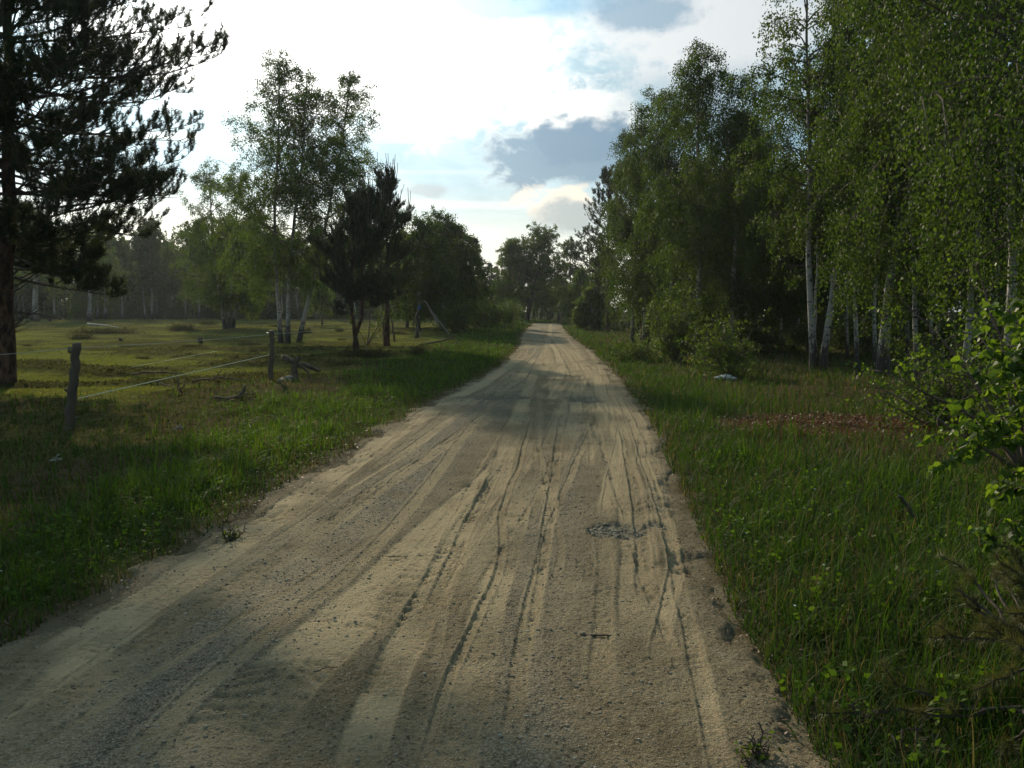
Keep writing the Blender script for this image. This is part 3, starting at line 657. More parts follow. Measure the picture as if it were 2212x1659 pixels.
def pine_parts(seed, H, cb=.25, Rr=4.0, whorl=.5, per=5, nsec=9, nter=3, nshoot=1, needle=.065, nneed=26, r0=.16, candle=0.0, elev=(0, 45), up=.5, lean=(0, 0), shape=None, path=None, nw=.0035, dead=0, shootlen=.16, jitter=.2, lv=.7):
    rng = np.random.default_rng(seed); tb = Bag(); cb_ = Bag(); K = 16; t = np.linspace(0, 1, K)
    P = np.stack([lean[0]*H*t, lean[1]*H*t, H*t], -1)
    if path is not None:
        pp = np.array(path, float); P = np.stack([np.interp(t*pp[-1, 2], pp[:, 2], pp[:, i]) for i in range(3)], -1)
    P[1:] += rng.normal(0, .02, (K-1, 3)); P[0, 2] = -.15; P = P[None]
    tubes(tb, P, np.array([r0]), np.array([r0*.07]), 12, 0, .9, .35, .06, rng)
    nwh = max(3, int(H*(1-cb)/whorl)); u = np.repeat((np.arange(nwh)+.5)/nwh, per); n = len(u); u = np.clip(u+rng.normal(0, jitter/nwh, n), 0, .995)
    pos, tn = samp(P, np.zeros(n, int), cb+(1-cb)*u)
    prof = np.clip((u+.3)/.45, 0, 1)*(1-u)**.75 + .06
    if shape: prof = np.interp(u, *zip(*shape))
    L = Rr*prof*rng.uniform(lv, 1.15, n); az_ = np.tile(np.arange(per)*6.283/per, nwh) + np.repeat(rng.uniform(0, 6, nwh), per) + rng.normal(0, .25, n)
    e = np.radians(elev[0]+(elev[1]-elev[0])*u**1.3 + rng.normal(0, 6, n))
    d = np.stack([np.cos(az_)*np.cos(e), np.sin(az_)*np.cos(e), np.sin(e)], -1)
    P1 = grow(rng, pos, d, L, 8, up*.5, .2); tubes(cb_, P1, r0*.20*(L/Rr)**.8+.006, np.full(n, .005), 5, 0)
    if dead:                                     # bare lower branches
        ud = rng.uniform(.35, 1, dead)*cb; pd, _ = samp(P, np.zeros(dead, int), ud); ad = rng.uniform(0, 6.283, dead); ed = np.radians(rng.normal(12, 14, dead))
        dd = np.stack([np.cos(ad)*np.cos(ed), np.sin(ad)*np.cos(ed), np.sin(ed)], -1); Ld = rng.uniform(.4, .62*Rr, dead)*ud/cb
        Pd = grow(rng, pd, dd, Ld, 8, .35, .35); tubes(cb_, Pd, .010+.008*Ld, np.full(dead, .004), 4, 0)
        i_ = np.repeat(np.arange(dead), 4); pq, gq = samp(Pd, i_, rng.uniform(.3, .95, len(i_))); Pq = grow(rng, pq, gq+perp(rng, gq)*.8, rng.uniform(.2, .8, len(i_)), 5, .2, .4); tubes(cb_, Pq, np.full(len(i_), .006), np.full(len(i_), .002), 3, 0)
    i2 = np.repeat(np.arange(n), nsec); m = len(i2); t2 = rng.uniform(.22, 1, m); p2, g2 = samp(P1, i2, t2)
    sd = norm(np.cross(g2, np.array([[0, 0, 1.]]))*np.where(rng.random(m) < .5, 1, -1)[:, None])
    L2 = (.22+L[i2]*.36*(1.12-t2*.75))*rng.uniform(.6, 1.15, m); P2 = grow(rng, p2, g2*.9+sd*rng.uniform(.3, 1.0, m)[:, None]+np.array([0, 0, .05])+rng.normal(0, .27, (m, 3)), L2, 6, up*1.1, .3)
    tubes(cb_, P2, .007+.006*L2, np.full(m, .003), 3, 0)
    i3 = np.repeat(np.arange(m), nter); q = len(i3); t3 = rng.uniform(.25, 1, q); p3, g3 = samp(P2, i3, t3)
    L3 = shootlen*rng.uniform(.6, 1.5, q); P3 = grow(rng, p3, g3+perp(rng, g3)*.7+np.array([0, 0, .35]), L3, 4, up*1.6, .25)
    ends = np.concatenate([P3, np.stack([samp(P2, np.arange(m), np.full(m, v))[0] for v in (.7, .8, .9, .99)], 1)])
    tubes(cb_, P3, np.full(q, .004), np.full(q, .002), 3, 0)
    ns = len(ends); ii = np.repeat(np.arange(ns), nneed); tt = rng.random(len(ii)); pn, gn = samp(ends, ii, tt)
    nd = norm(gn*.75 + perp(rng, gn)*1.0); ln = needle*rng.uniform(.7, 1.2, len(ii)); sdv = perp(rng, nd)*nw/2
    V = np.stack([pn-sdv, pn+sdv, pn+nd*ln[:, None]], 1); 
    cb_.add(None, np.arange(3*len(ii)).reshape(-1, 3), 1, np.repeat(rng.random(ns), nneed)*.7+.3*rng.random(len(ii))); cb_.push(V.reshape(-1, 3))
    if candle:
        sel = np.where((ends[:, -1, 2] > H*.6) & (rng.random(ns) < .05))[0]; 
        # longest shoots crown the leader and upper branch tips
        tp = P1[:, -1]; selp = tp[:, 2] > H*.74; pc = np.concatenate([tp[selp], tp[selp]+rng.normal(0, .06, (selp.sum(), 3)), P[0, -1:], P[0, -1:]+[[.05, 0, -.05]], P[0, -1:]+[[-.06, .04, -.08]], ends[sel, -1]])
        Lc = np.concatenate([rng.uniform(.3, .9, selp.sum()*2)*candle, [1.25*candle, .8*candle, .9*candle], rng.uniform(.12, .32, len(sel))*candle])
        dc = np.zeros((len(pc), 3)); dc[:, 2] = 1; dc += rng.normal(0, .16, dc.shape); Pc = grow(rng, pc, dc, Lc, 5, .4, .12)
        tubes(cb_, Pc, np.full(len(pc), .013), np.full(len(pc), .009), 4, 2)
        big = np.where(Lc > .3)[0]; ib = np.repeat(big, 60); pb, gb = samp(Pc, ib, rng.random(len(ib))); nb = norm(gb*1.6+perp(rng, gb)); lb = .045*rng.uniform(.5, 1, len(ib)); sb = perp(rng, nb)*.0015
        cb_.add(None, np.arange(3*len(ib)).reshape(-1, 3), 1, rng.random(len(ib))); cb_.push(np.stack([pb-sb, pb+sb, pb+nb*lb[:, None]], 1).reshape(-1, 3))
    return tb, cb_
def pine(name, loc, label, group=None, seed=1, rz=0.0, s=1.0, needlem='needle', stems=None, **kw):
    e = empty(name, loc, label, 'tree', group, rz, s); allb = Bag()
    for i, st in enumerate(stems or [{}]):
        k = dict(kw); k.update(st); tb, cb_ = pine_parts(seed+i*17, **k); tb.build('trunk', [M['pine_bark']], e, True)
        for key, arrs in cb_.G.items():
            for a, r in zip(arrs, cb_.r[key]): allb.G.setdefault(key, []).append(a+allb.n); allb.r.setdefault(key, []).append(r)
        allb.V += cb_.V; allb.n += cb_.n
    allb.build('crown', [M['dark_bark'], M[needlem], M['candle']], e); return e
def shrub(name, loc, label, seed, H, Rr, nleaf, leaf, leafm='leaf_birch', nst=16, group=None, flat_=1.0, lean=(0, 0)):
    rng = np.random.default_rng(seed); e = empty(name, loc, label, 'shrub', group); sb = Bag(); lb = Bag()
    a = rng.uniform(0, 6.283, nst); e_ = np.radians(rng.uniform(38, 88, nst)*flat_); d = np.stack([np.cos(a)*np.cos(e_)+lean[0], np.sin(a)*np.cos(e_)+lean[1], np.sin(e_)], -1)
    L = rng.uniform(.6, 1.1, nst)*np.where(np.degrees(e_) > 60, H, (H+Rr)*.6); st = np.stack([.05*np.cos(a)*Rr, .05*np.sin(a)*Rr, -.05+0*a], -1)
    P1 = grow(rng, st, d, L, 8, .1, .35); tubes(sb, P1, .008+.008*L, np.full(nst, .003), 5, 0)
    i2 = np.repeat(np.arange(nst), 12); p2, g2 = samp(P1, i2, rng.uniform(.12, 1, len(i2))); L2 = rng.uniform(.25, .6, len(i2))*Rr
    P2 = grow(rng, p2, g2*.6+perp(rng, g2)+np.array([0, 0, .15]), L2, 6, -.3, .4); tubes(sb, P2, .004+.003*L2, np.full(len(i2), .002), 3, 0)
    i3 = np.repeat(np.arange(len(i2)), 3); p3, g3 = samp(P2, i3, rng.uniform(.2, 1, len(i3))); P3 = grow(rng, p3, g3+perp(rng, g3)*.8, rng.uniform(.1, .3, len(i3))*Rr, 4, -.3, .3)
    il = rng.integers(0, len(P3), nleaf); pl, gl = samp(P3, il, rng.random(nleaf)); pl = pl+rng.normal(0, .02, pl.shape); pl[:, 2] = np.abs(pl[:, 2])
    put_leaves(lb, pl, gl*.4+rng.normal(0, .6, pl.shape)+np.array([0, 0, -.4]), leaf*rng.uniform(.7, 1.3, nleaf), 0, rng)
    sb.build('stem', [M['birch_twig']], e, True); lb.build('crown', [M[leafm]], e); return e

# ================================================================== BUILD
build_ground(); ROAD = build_road(); build_stones(*ROAD); build_grass()
def Ht(px, py, loc): return float(PT(px, py, loc[1])[2] - loc[2])

# ---- left side, near to far
g = G(8, 826)
pine('scots_pine', g, 'big dark pine with a reddish trunk and wide boughs at the left edge', seed=3, H=12.5, cb=.18, Rr=4.7, whorl=.27, per=6,
     nsec=18, nter=9, nneed=44, needle=.082, nw=.0105, r0=.17, elev=(-14, 40), up=.75, dead=30, jitter=.6, path=[(0,0,-.15),(.12,0,1.5),(.28,.05,3.5),(.42,0,6),(.5,0,9),(.5,0,12.5)],
     shape=[(0,.60),(.07,.66),(.17,.64),(.23,.70),(.385,.84),(.46,.70),(.59,.56),(.8,.35),(1,.05)])
g = G(622, 741); h = Ht(630, 110, g)
birch('birch_clump', g, 'tall three-stemmed birch standing in the meadow behind the nearer pair of pines', seed=21, H=h, cb=.24, Rr=2.5, nprim=46, nsec=8, ntw=5, nleaf=24000, leaf=.066, r0=.095, leafm='leaf_bright', droop=.75, sparse=.2, topthin=.75,
      stems=[dict(path=[(0,0,-.15),(-.12,0,2.5),(-.25,.3,6),(.1,.3,10),(.15,.3,h)], off=(-.34,.1), Rr=3.0),
             dict(path=[(0,0,-.15),(.15,-.1,2.5),(.5,-.3,5.5),(1.0,-.2,8.5),(1.15,-.1,h*.93)], H=h*.93, off=(0,-.1), Rr=2.9, r0=.10),
             dict(path=[(0,0,-.15),(.45,.1,1.6),(.85,.1,3.0),(1.5,.2,6.0),(2.2,.2,8.8),(2.6,.2,11.8)], H=11.8, off=(.42,0), Rr=2.7, cb=.28, nprim=38, nleaf=24000)])
g = G(487, 708); h = Ht(470, 360, g)
birch('birch_clump', g, 'many-stemmed birch out in the meadow left of the tall three-stemmed one', seed=42, H=h, cb=.2, Rr=2.6, nprim=36, nsec=7, ntw=4, nleaf=16000, leaf=.085, r0=.12, droop=.9, leafm='leaf_bright',
      stems=[dict(path=[(0,0,-.15),(-.35,0,2.5),(-.7,0,6),(-.8,0,h)]), dict(path=[(0,0,-.15),(.1,0,2),(.5,.2,6),(1.1,0,h*.95)], H=h*.95, off=(.2,.1)),
             dict(path=[(0,0,-.15),(.3,.3,2),(.9,1,5),(2.2,1,h*.72)], H=h*.72, off=(.4,.2), Rr=2.2)])
g = G(769, 769); h = Ht(785, 440, g)
pine('young_pine', g, 'young pine forking low beside a leafy sapling, nearer of two left of road', seed=8, H=h*.93, cb=.34, Rr=1.55, whorl=.38, per=6, nsec=9, nter=4, nneed=32, needle=.085, nw=.015, r0=.075, elev=(2, 76), up=.7, candle=.9, lv=.45, jitter=.8, shape=[(0,.75),(.25,1),(.5,.95),(.75,.75),(.9,.6),(1,.4)],
     stems=[dict(path=[(0,0,-.15),(.0,0,.7),(-.14,0,1.3),(-.10,0,2.3),(.1,0,h*.85)], H=h*.85), dict(path=[(.03,0,-.15),(.04,0,.75),(.2,0,1.3),(.22,0,2.3),(.42,0,h*.93)])])
g = G(836, 749); h = Ht(838, 400, g)
pine('young_pine', g, 'dark bushy pine with long upright shoots on top, farther of two left of road', seed=5, H=h*.93, cb=.30, Rr=1.75, whorl=.36, per=6, nsec=9, nter=4, nneed=34, needle=.09, nw=.016, r0=.12, elev=(0, 78), up=.75, candle=1.25, lv=.45, jitter=.8,
     shape=[(0,.85),(.25,1.05),(.5,.95),(.75,.8),(.9,.7),(1,.5)], path=[(0,0,-.15),(.02,0,2),(.1,0,h*.93)])
g = G(792, 745)
shrub('sapling', g, 'thin leafy sapling between the two young pines', 4, 2.9, .45, 700, .075, 'leaf_bright', 4, flat_=1.0)
# row of birches and a dark conifer beyond the pines
for i, (px, top, d, Rr, s_) in enumerate([(905, 486, 52, 2.3, 31), (955, 470, 55, 2.4, 32), (1000, 500, 58, 2.0, 33), (880, 520, 60, 2.2, 34)]):
    a = AT(px, d); lab = ['bushy birch just right of the pine with upright shoots', 'rounded leafy birch, tallest in the row right of the young pines', 'birch at the right end of the leafy row, in front of a dark conifer', 'birch half hidden behind the dark bushy pine'][i]
    birch('birch', a, lab, seed=s_, H=Ht(px, top, a), cb=.16, Rr=Rr, nprim=46, nsec=6, ntw=3, nleaf=17000, leaf=.095, r0=.10, droop=.8, elev=(20, 66), topthin=.5)
a = AT(1022, 66); pine('spruce', a, 'dark conifer at the road end of the leafy row left of the road', seed=15, H=Ht(1016, 520, a), cb=.06, Rr=1.6, whorl=.34, per=7, nsec=6, nter=2, nneed=16, needle=.14, nw=.028, r0=.1, elev=(-5, 40), up=.4)
a = AT(985, 50); shrub('shrub', a, 'dark shrub under the birch row left of the road', 61, 1.9, 1.5, 3500, .09, 'leaf_birch', 20)
a = AT(1035, 62); shrub('shrub', a, 'low dark shrub at the foot of the conifer left of the road', 62, 2.1, 1.6, 3500, .1, 'leaf_birch', 20)
# two old birches at the far edge of the meadow
g = G(76, 694); h = 11.5
birch('birch', g, 'old birch with a thick pale trunk far behind the big pine at the meadow edge', seed=51, H=h, cb=.32, Rr=3.0, nprim=44, nleaf=15000, leaf=.11, r0=.30, droop=.9, nsec=5, ntw=3, leafm='leaf_bright')
g = G(192, 693)
birch('birch', g, 'broad low birch with a dark leaning trunk at the far edge of the meadow', seed=52, H=8.5, cb=.22, Rr=3.4, nprim=44, nleaf=18000, leaf=.11, r0=.22, droop=1.0, nsec=5, ntw=3, leafm='leaf_bright', lean=(.06, 0))
g = AT(697, 66); birch('birch', g, 'small bright green birch seen between the three-stemmed birch and the young pines', seed=53, H=3.9, cb=.18, Rr=1.0, nprim=30, nleaf=6000, leaf=.09, r0=.05, droop=.5, nsec=4, ntw=3, leafm='leaf_bright')

# ---- the wood behind the meadow: two shared birch kinds and one conifer kind, each copy a tree of its own
rng = random.Random(7)
GRP = 'birches of the wood behind the meadow'; LAB = 'slim birch in the dark wood closing the far side of the meadow'
def where(px):
    return ('left of the big pine trunk' if px < 60 else 'between the two old birches' if px < 190 else 'right of the broad low birch' if px < 330 else 'near the many-stemmed birch' if px < 560 else 'behind the three-stemmed birch' if px < 700 else 'behind the young pines' if px < 860 else 'behind the leafy row by the road')
HOW = ['straight birch', 'left-leaning birch', 'right-leaning birch', 'low-branched birch']; ROWS = ['front row', 'second row', 'third row', 'rearmost row']
protos = [birch('birch', (0, 0, 0), LAB, group=GRP, seed=70+i, H=11.0, cb=[.30, .22, .36, .12][i], Rr=[2.0, 2.3, 1.8, 2.4][i], nprim=40, nsec=5, ntw=3, nleaf=9500, leaf=.15, r0=.085, droop=.8, topthin=.5, lean=[(.02, 0), (-.03, 0), (.06, 0), (0, 0)][i]) for i in range(4)]
used = [False]*4
spots = []
for row, (d0, n, x0, x1) in enumerate([(97, 30, -68, -2), (103, 28, -74, 0), (110, 26, -80, 2), (119, 22, -84, 4)]):
    for k in range(n):
        x = x0 + (x1-x0)*(k+rng.uniform(-.35, .35))/(n-1); y = d0 + rng.uniform(-2.5, 2.5); spots.append((x, y, row))
for x, y, row in spots:
    px = 1106 + x/y*F
    if px < -70 or px > 1000: continue
    i = rng.choice([0, 0, 1, 2]) if row < 2 else rng.choice([0, 1, 1, 3]); loc = (x, y, float(tz(x, y))); s_ = rng.uniform(.84, 1.06) * (1.0 if px < 560 else .95)
    if not used[i]:
        e = protos[i]; used[i] = True; e.location = loc; e.rotation_euler = (0, 0, rng.uniform(0, 6.28)); e.scale = (s_,)*3
    else: e = copy_tree(protos[i], loc, rng.uniform(0, 6.28), s_)
    e['label'] = '%s in %s of the far wood, %s' % (HOW[i], ROWS[row], where(px))
for i in range(4):
    if not used[i]: protos[i].location = (-30+i*3, 108, .3)
GRC = 'conifers in the wood behind the meadow'
cp = pine('pine', (0, 0, 0), 'dark pine deep in the wood behind the meadow', group=GRC, seed=81, H=11, cb=.02, Rr=2.6, whorl=.55, per=6, nsec=6, nter=2, nneed=12, needle=.2, nw=.035, r0=.14, needlem='needle_far', elev=(0, 40))
for k in range(40):
    x = -92 + 90*(k+rng.uniform(-.3, .3))/39; y = 126 + rng.uniform(-5, 8); loc = (x, y, float(tz(x, y)))
    if 1106+x/y*F > 985: continue
    e = cp if k == 0 else copy_tree(cp, loc, rng.uniform(0, 6.28), rng.uniform(.8, 1.0))
    e.location = loc; e['label'] = 'dark pine at the back of the far wood, ' + where(1106+x/y*F)
US = 'undergrowth bushes at the foot of the far wood'
sp = shrub('shrub', (-60, 96, .3), 'low dark bush at the foot of the wood behind the meadow', 90, 1.7, 2.0, 2600, .16, 'leaf_birch', 14, US)
for k in range(126):
    x = -72 + 74*(k % 42+rng.uniform(-.4, .4))/41; y = (100, 112, 121)[k//42] + rng.uniform(-3, 5); f = rng.uniform(.5, 1.0)*(1, 1.9, 2.4)[k//42]; px = 1106+x/y*F
    if -70 < px < 1010: copy_tree(sp, (x, y, float(tz(x, y))), rng.uniform(0, 6.28), f)['label'] = ('low', 'taller', 'tallest')[k//42] + ' dark bush before the far wood, ' + where(px)

# ---- heather clumps in the meadow
GH = 'low heather clumps dotted over the meadow'
hp = shrub('heather_clump', (0, 0, 0), 'dark heather clump in the meadow', 95, .16, .75, 2600, .045, 'heather', 22, GH, flat_=.3); hp['category'] = 'heather'
hs = [(398, 716, 1.3), (330, 706, .8), (520, 712, 1.1), (700, 706, 1.2), (735, 716, .8), (560, 700, 1.4), (450, 702, 1.2), (300, 716, .9), (240, 722, 1.2), (150, 716, 1.3), (180, 733, .9), (90, 722, 1.0), (60, 745, .7), (95, 760, .6), (270, 752, .5), (350, 730, .7), (420, 748, .5),
      (500, 752, .5), (660, 722, .9), (690, 740, .6), (545, 742, .5), (460, 775, .35), (310, 775, .4), (215, 778, .4), (240, 800, .3), (90, 800, .3), (740, 735, .6), (720, 775, .5), (800, 772, .6), (680, 790, .4), (860, 722, .8), (890, 752, .6), (550, 760, .4), (130, 705, 1.6), (610, 705, 1.5), (790, 704, 1.3)]
for k, (px, py, f) in enumerate(hs[::2] + [(745, 790, .6), (905, 765, .7)]):
    f *= .8 + .3*math.sin(k*5.1)
    g = G(px, py); e = hp if k == 0 else copy_tree(hp, g, k*2.1, 1); e.location = tuple(g); e.rotation_euler = (0, 0, math.sin(k*3.3)*.4); e.scale = (f*(1.6+.9*math.sin(k*1.9)), f, f*(.75+.3*math.cos(k*2.7)))
    e['label'] = '%s heather clump %s, %s' % ('broad dark' if f > 1 else 'dark' if f > .6 else 'little dark', 'far out' if py < 712 else 'midway out' if py < 745 else 'near the fence line', where(px))

# ---- where the road ends
far = [('pine', 1058, 573, 135, 2.4), ('pine', 1072, 580, 140, 2.2), ('pine', 1042, 590, 142, 2.6), ('pine', 1090, 600, 132, 2.3), ('pine', 1030, 600, 150, 2.6), ('pine', 1108, 610, 140, 2.6), ('pine', 1160, 615, 138, 2.6), ('pine', 1185, 620, 142, 2.6), ('pine', 1130, 620, 145, 2.6), ('pine', 1215, 610, 139, 2.6)]
fp = None
for i, (k, px, top, d, Rr) in enumerate(far):
    a = AT(px, d); h = Ht(px, top, a)
    if fp is None: fp = pine('pine', a, 'hazy blue-green conifer far beyond the bend of the road', group='conifers beyond the bend of the road', seed=91, H=h, cb=.04, Rr=2.5, whorl=.45, per=7, nsec=6, nter=2, nneed=12, needle=.2, nw=.035, r0=.16, needlem='needle_far', elev=(-5, 40)); h0 = h
    else: copy_tree(fp, a, i*1.3, h/h0, 'hazy conifer far beyond the road, ' + ('seen left of the round-crowned tree' if px < 1120 else 'seen behind the round-crowned tree' if px < 1200 else 'seen right of the round-crowned tree'))
a = G(1137, 691.5); a = AT(1137, 84); h = Ht(1190, 488, a)
birch('oak', a, 'forked round-crowned tree at the left edge of the road where it bends away', seed=101, leafm='leaf_bright', bark='dark_bark', H=h*.95, cb=.24, Rr=2.9, nprim=48, nsec=8, ntw=4, nleaf=22000, leaf=.12, r0=.22, droop=.4, topthin=.5, elev=(0, 60),
      stems=[dict(path=[(0,0,-.15),(.35,0,2),(.9,0,4),(1.6,0,7),(1.9,0,h*.95)]), dict(path=[(0,0,-.15),(.3,0,1.9),(-.6,0,3.6),(-1.6,0,h*.8)], H=h*.78, r0=.15, Rr=2.4, nleaf=17000, cb=.26)])
for i, (kind, px, top, d, Rr, lab) in enumerate([
    ('birch', 1236, 514, 86, 1.9, 'drooping birch against the sky right of the round-crowned tree at the bend'),
    ('pine', 1272, 526, 80, 3.0, 'dark flat-topped pine behind the small birches right of the far road'),
    ('birch', 1250, 585, 72, 1.4, 'light green birch right of the far end of the road'),
    ('birch', 1302, 540, 62, 1.5, 'birch between the dark flat-topped pine and the birch grove'),
    ('birch', 1208, 600, 92, 2.2, 'low dark birch closing the view straight behind the end of the road'),
    ('birch', 1168, 610, 97, 2.2, 'small dark tree right behind the trunk of the round-crowned tree'),
    ('birch', 1280, 622, 58, 1.2, 'short bushy birch leaning over the verge beyond the grove'),
    ('birch', 1100, 585, 92, 2.0, 'green birch left of the round-crowned tree at the bend')]):
    a = AT(px, d); h = Ht(px, top, a)
    if kind == 'birch': birch('birch', a, lab, seed=110+i, H=h, cb=.14, Rr=Rr, nprim=38, nsec=6, ntw=3, nleaf=12000, leaf=.11, r0=.11, droop=1.0, leafm='leaf_bright' if i in (2, 6, 7) else 'leaf_birch')
    else: pine('pine', a, lab, seed=120, H=h, cb=.35, Rr=Rr, whorl=.5, per=6, nsec=7, nter=3, nneed=18, needle=.14, nw=.03, r0=.17, elev=(5, 35), shape=[(0,.8),(.5,1),(.8,.8),(1,.5)])
a = AT(1095, 70); shrub('shrub', a, 'rounded light green bush by the road left of the forked tree', 131, 1.9, 1.7, 5000, .085, 'leaf_bright', 22)
a = AT(1065, 66); shrub('shrub', a, 'darker bush left of the light green one where the road narrows', 132, 1.7, 1.6, 4000, .09, 'leaf_birch', 20)

# ---- the grove right of the road
a = AT(1312, 52); pine('pine', a, 'pine whose dark boughs show against the sky left of the birch grove', seed=141, H=Ht(1300, 385, a), cb=.28, Rr=1.5, whorl=.42, per=6, nsec=7, nter=3, nneed=24, needle=.11, nw=.022, r0=.13, elev=(0, 45), up=.7, shape=[(0,.7),(.4,1),(.7,.95),(1,.4)])
g = G(1393, 741)
pine('pine', g, 'pine with a stout reddish double trunk at the front of the birch grove', seed=142, H=9.0, cb=.45, Rr=2.0, whorl=.5, per=5, nsec=6, nter=2, nneed=22, needle=.1, nw=.018, r0=.20, elev=(10, 40), path=[(0,0,-.15),(.0,0,1.3),(-.15,0,2.5),(-.2,0,9)])
DEF = dict(nsec=6, ntw=4, droop=1.15, sparse=.15)
grove = [  # base px, base py or None, d, top px, top py, R, leaves, leaf, r0, cb, label
 (1392, 36, 1392, 192, 1.6, 26000, .062, .09, .19, 'birch with a rounded drooping top at the left corner of the grove beside the road'),
 (1446, 34, 1448, 200, 1.6, 24000, .062, .08, .20, 'slender birch behind the rounded one at the left corner of the grove'),
 (1366, 39, 1355, 290, 1.15, 18000, .064, .07, .17, 'low bushy birch hanging over the verge at the road side of the grove'),
 (1505, 29, 1510, 98, 2.0, 34000, .058, .10, .12, 'tall birch with a pointed airy tip above the left half of the grove'),
 (1578, 27.5, 1600, 165, 1.8, 30000, .056, .085, .17, 'birch with a pale trunk above the leafy bush in the grove'),
 (1650, 31, 1650, 190, 1.7, 22000, .060, .08, .18, 'birch in the dim middle of the grove left of the white twin trunks')]
for i, (bpx, d, tpx, tpy, Rr, nl, lf, r0, cb, lab) in enumerate(grove):
    a = AT(bpx, d); h = Ht(tpx, tpy, a); dx = (tpx-bpx)/F*d
    birch('birch', a, lab, seed=150+i, H=h, cb=cb, Rr=Rr, nprim=50, nleaf=nl, leaf=lf, r0=r0, lean=(dx/h, 0), curve=.02, topthin=.5, **DEF)
g = G(1763, 801)
birch('birch_clump', g, 'birch clump with two white trunks crossing low in front of the grove', seed=171, H=11.2, cb=.36, Rr=1.75, nprim=40, nleaf=12500, leaf=.062, r0=.085, nsec=5, ntw=3, sparse=.35, droop=.9,
      stems=[dict(path=[(0,0,-.15),(-.10,0,.9),(-.25,0,2.5),(-.30,0,5),(-.45,0,8),(-.6,0,11.2)], off=(-.03,0)), dict(path=[(0,0,-.15),(.10,0,.9),(.30,0,2.7),(.50,.2,5),(.75,.3,10)], H=10, off=(.10,-.1), r0=.08),
             dict(path=[(0,0,-.15),(.0,.1,1),(-.02,.1,2.7),(.05,.1,6)], H=6.5, off=(.03,.15), r0=.045, nleaf=4000, Rr=1.1, nprim=24)])
nearb = [ # bpx, bpy or d, H, R, leaves, leaf, r0, cb, lean, label, bark
 (1851, 796, 10.5, 1.5, 15000, .058, .05, .30, (-.02, 0), 'slim birch with blackened foot between the white twins and the thick dark trunk', 'birch_bark'),
 (1890, 786, 11.5, 1.6, 16000, .058, .05, .30, (.01, 0), 'straight white birch just behind the thick dark trunk', 'birch_bark'),
 (1906, 811, 12.0, 2.2, 25000, .058, .11, .23, (.02, 0), 'thick birch with a cracked black base at the front of the grove', 'birch_bark')]
for i, (bpx, bpy_, h, Rr, nl, lf, r0, cb, ln, lab, bk) in enumerate(nearb):
    birch('birch', G(bpx, bpy_), lab, seed=180+i, H=h, cb=cb, Rr=Rr, nprim=42, nleaf=nl, leaf=lf, r0=r0, lean=ln, bark=bk, **DEF)
cur = [(2085, 15.5, 11.5, 2.4, 44000, .050, .06, .17, (-.02, 0), 'leafy birch whose hanging twigs make the tall bright curtain at the right'),
       (2178, 12.8, 10.5, 1.9, 26000, .052, .075, .27, (.0, 0), 'birch with a pale trunk rising behind the near leaves at right edge'),
       (1985, 17.0, 11.0, 1.8, 28000, .052, .045, .22, (-.015, 0), 'birch left of the bright leafy curtain, its twigs hanging low over the heath'),
       (2300, 11.0, 10.0, 2.1, 22000, .048, .07, .24, (-.03, 0), 'birch at the very right edge, mostly outside the photo'),
       (2140, 18.5, 11.5, 1.8, 20000, .056, .05, .25, (.02, 0), 'thin birch showing between the leafy curtain and the right edge trunk')]
for i, (bpx, d, h, Rr, nl, lf, r0, cb, ln, lab) in enumerate(cur):
    birch('birch', AT(bpx, d), lab, seed=190+i, H=h, cb=cb, Rr=Rr, nprim=50, nleaf=nl, leaf=lf, r0=r0, lean=ln, leafm='leaf_birch', **dict(DEF, droop=1.35))
# birches deep in the grove
GB = 'birches deep in the grove right of the road'; LB = 'thin birch deep inside the dim grove right of the road'
def where2(px):
    return ('behind the left corner of the grove' if px < 1440 else 'behind the pointed airy-tipped birch' if px < 1540 else 'behind the leafy low bush' if px < 1640 else 'left of the white twin trunks' if px < 1730 else 'just right of the white twin trunks' if px < 1840 else 'behind the thick cracked trunk' if px < 1960 else 'behind the bright leafy curtain' if px < 2110 else 'at the right edge')
def deep(y): return 'near' if y < 38 else 'middle' if y < 55 else 'rear'
bp = [birch('birch', (0, 0, 0), LB, group=GB, seed=210+i, H=9.5, cb=[.30, .15, .38][i], Rr=[1.7, 1.9, 1.5][i], nprim=38, nsec=5, ntw=3, nleaf=12000, leaf=.095, r0=.06, droop=1.0, lean=[(.02, .01), (-.02, 0), (.05, 0)][i]) for i in range(3)]
rg = random.Random(19); cnt = 0; pts = []
for tries in range(4000):
    if cnt >= 74: break
    y = rg.uniform(26, 78); px = rg.uniform(1450 if y < 45 else 1400, 2290); x = (px-1106)/F*y
    if y < 30 and px < 1700: continue
    if any((x-a)**2+(y-b)**2 < 3.0 for a, b in pts): continue
    pts.append((x, y)); i = cnt % 3; loc = (x, y, float(tz(x, y))); s_ = rg.uniform(.78, 1.05)
    if 1640 < px < 1860: s_ *= .82
    if cnt < 3: bp[i].location = loc; bp[i].scale = (s_,)*3
    e = bp[i] if cnt < 3 else copy_tree(bp[i], loc, rg.uniform(0, 6.28), s_)
    e['label'] = '%s in the %s grove, %s' % (('thin straight birch', 'thin low-branched birch', 'thin slanting birch')[i], deep(y), where2(px)); cnt += 1
dp = None
for k in range(22):
    y = 84 + rg.uniform(-4, 12); x = 13 + (62-13)*(k+rg.uniform(-.3, .3))/21; loc = (x, y, float(tz(x, y)))
    px = 1106+x/y*F
    if px > 2260: continue
    e = copy_tree(cp, loc, rg.uniform(0, 6.28), rg.uniform(.7, .95), 'dark pine closing the back of the grove, ' + where2(px), 'pines at the back of the right-hand grove')
GU = 'bushes on the floor of the right-hand grove'
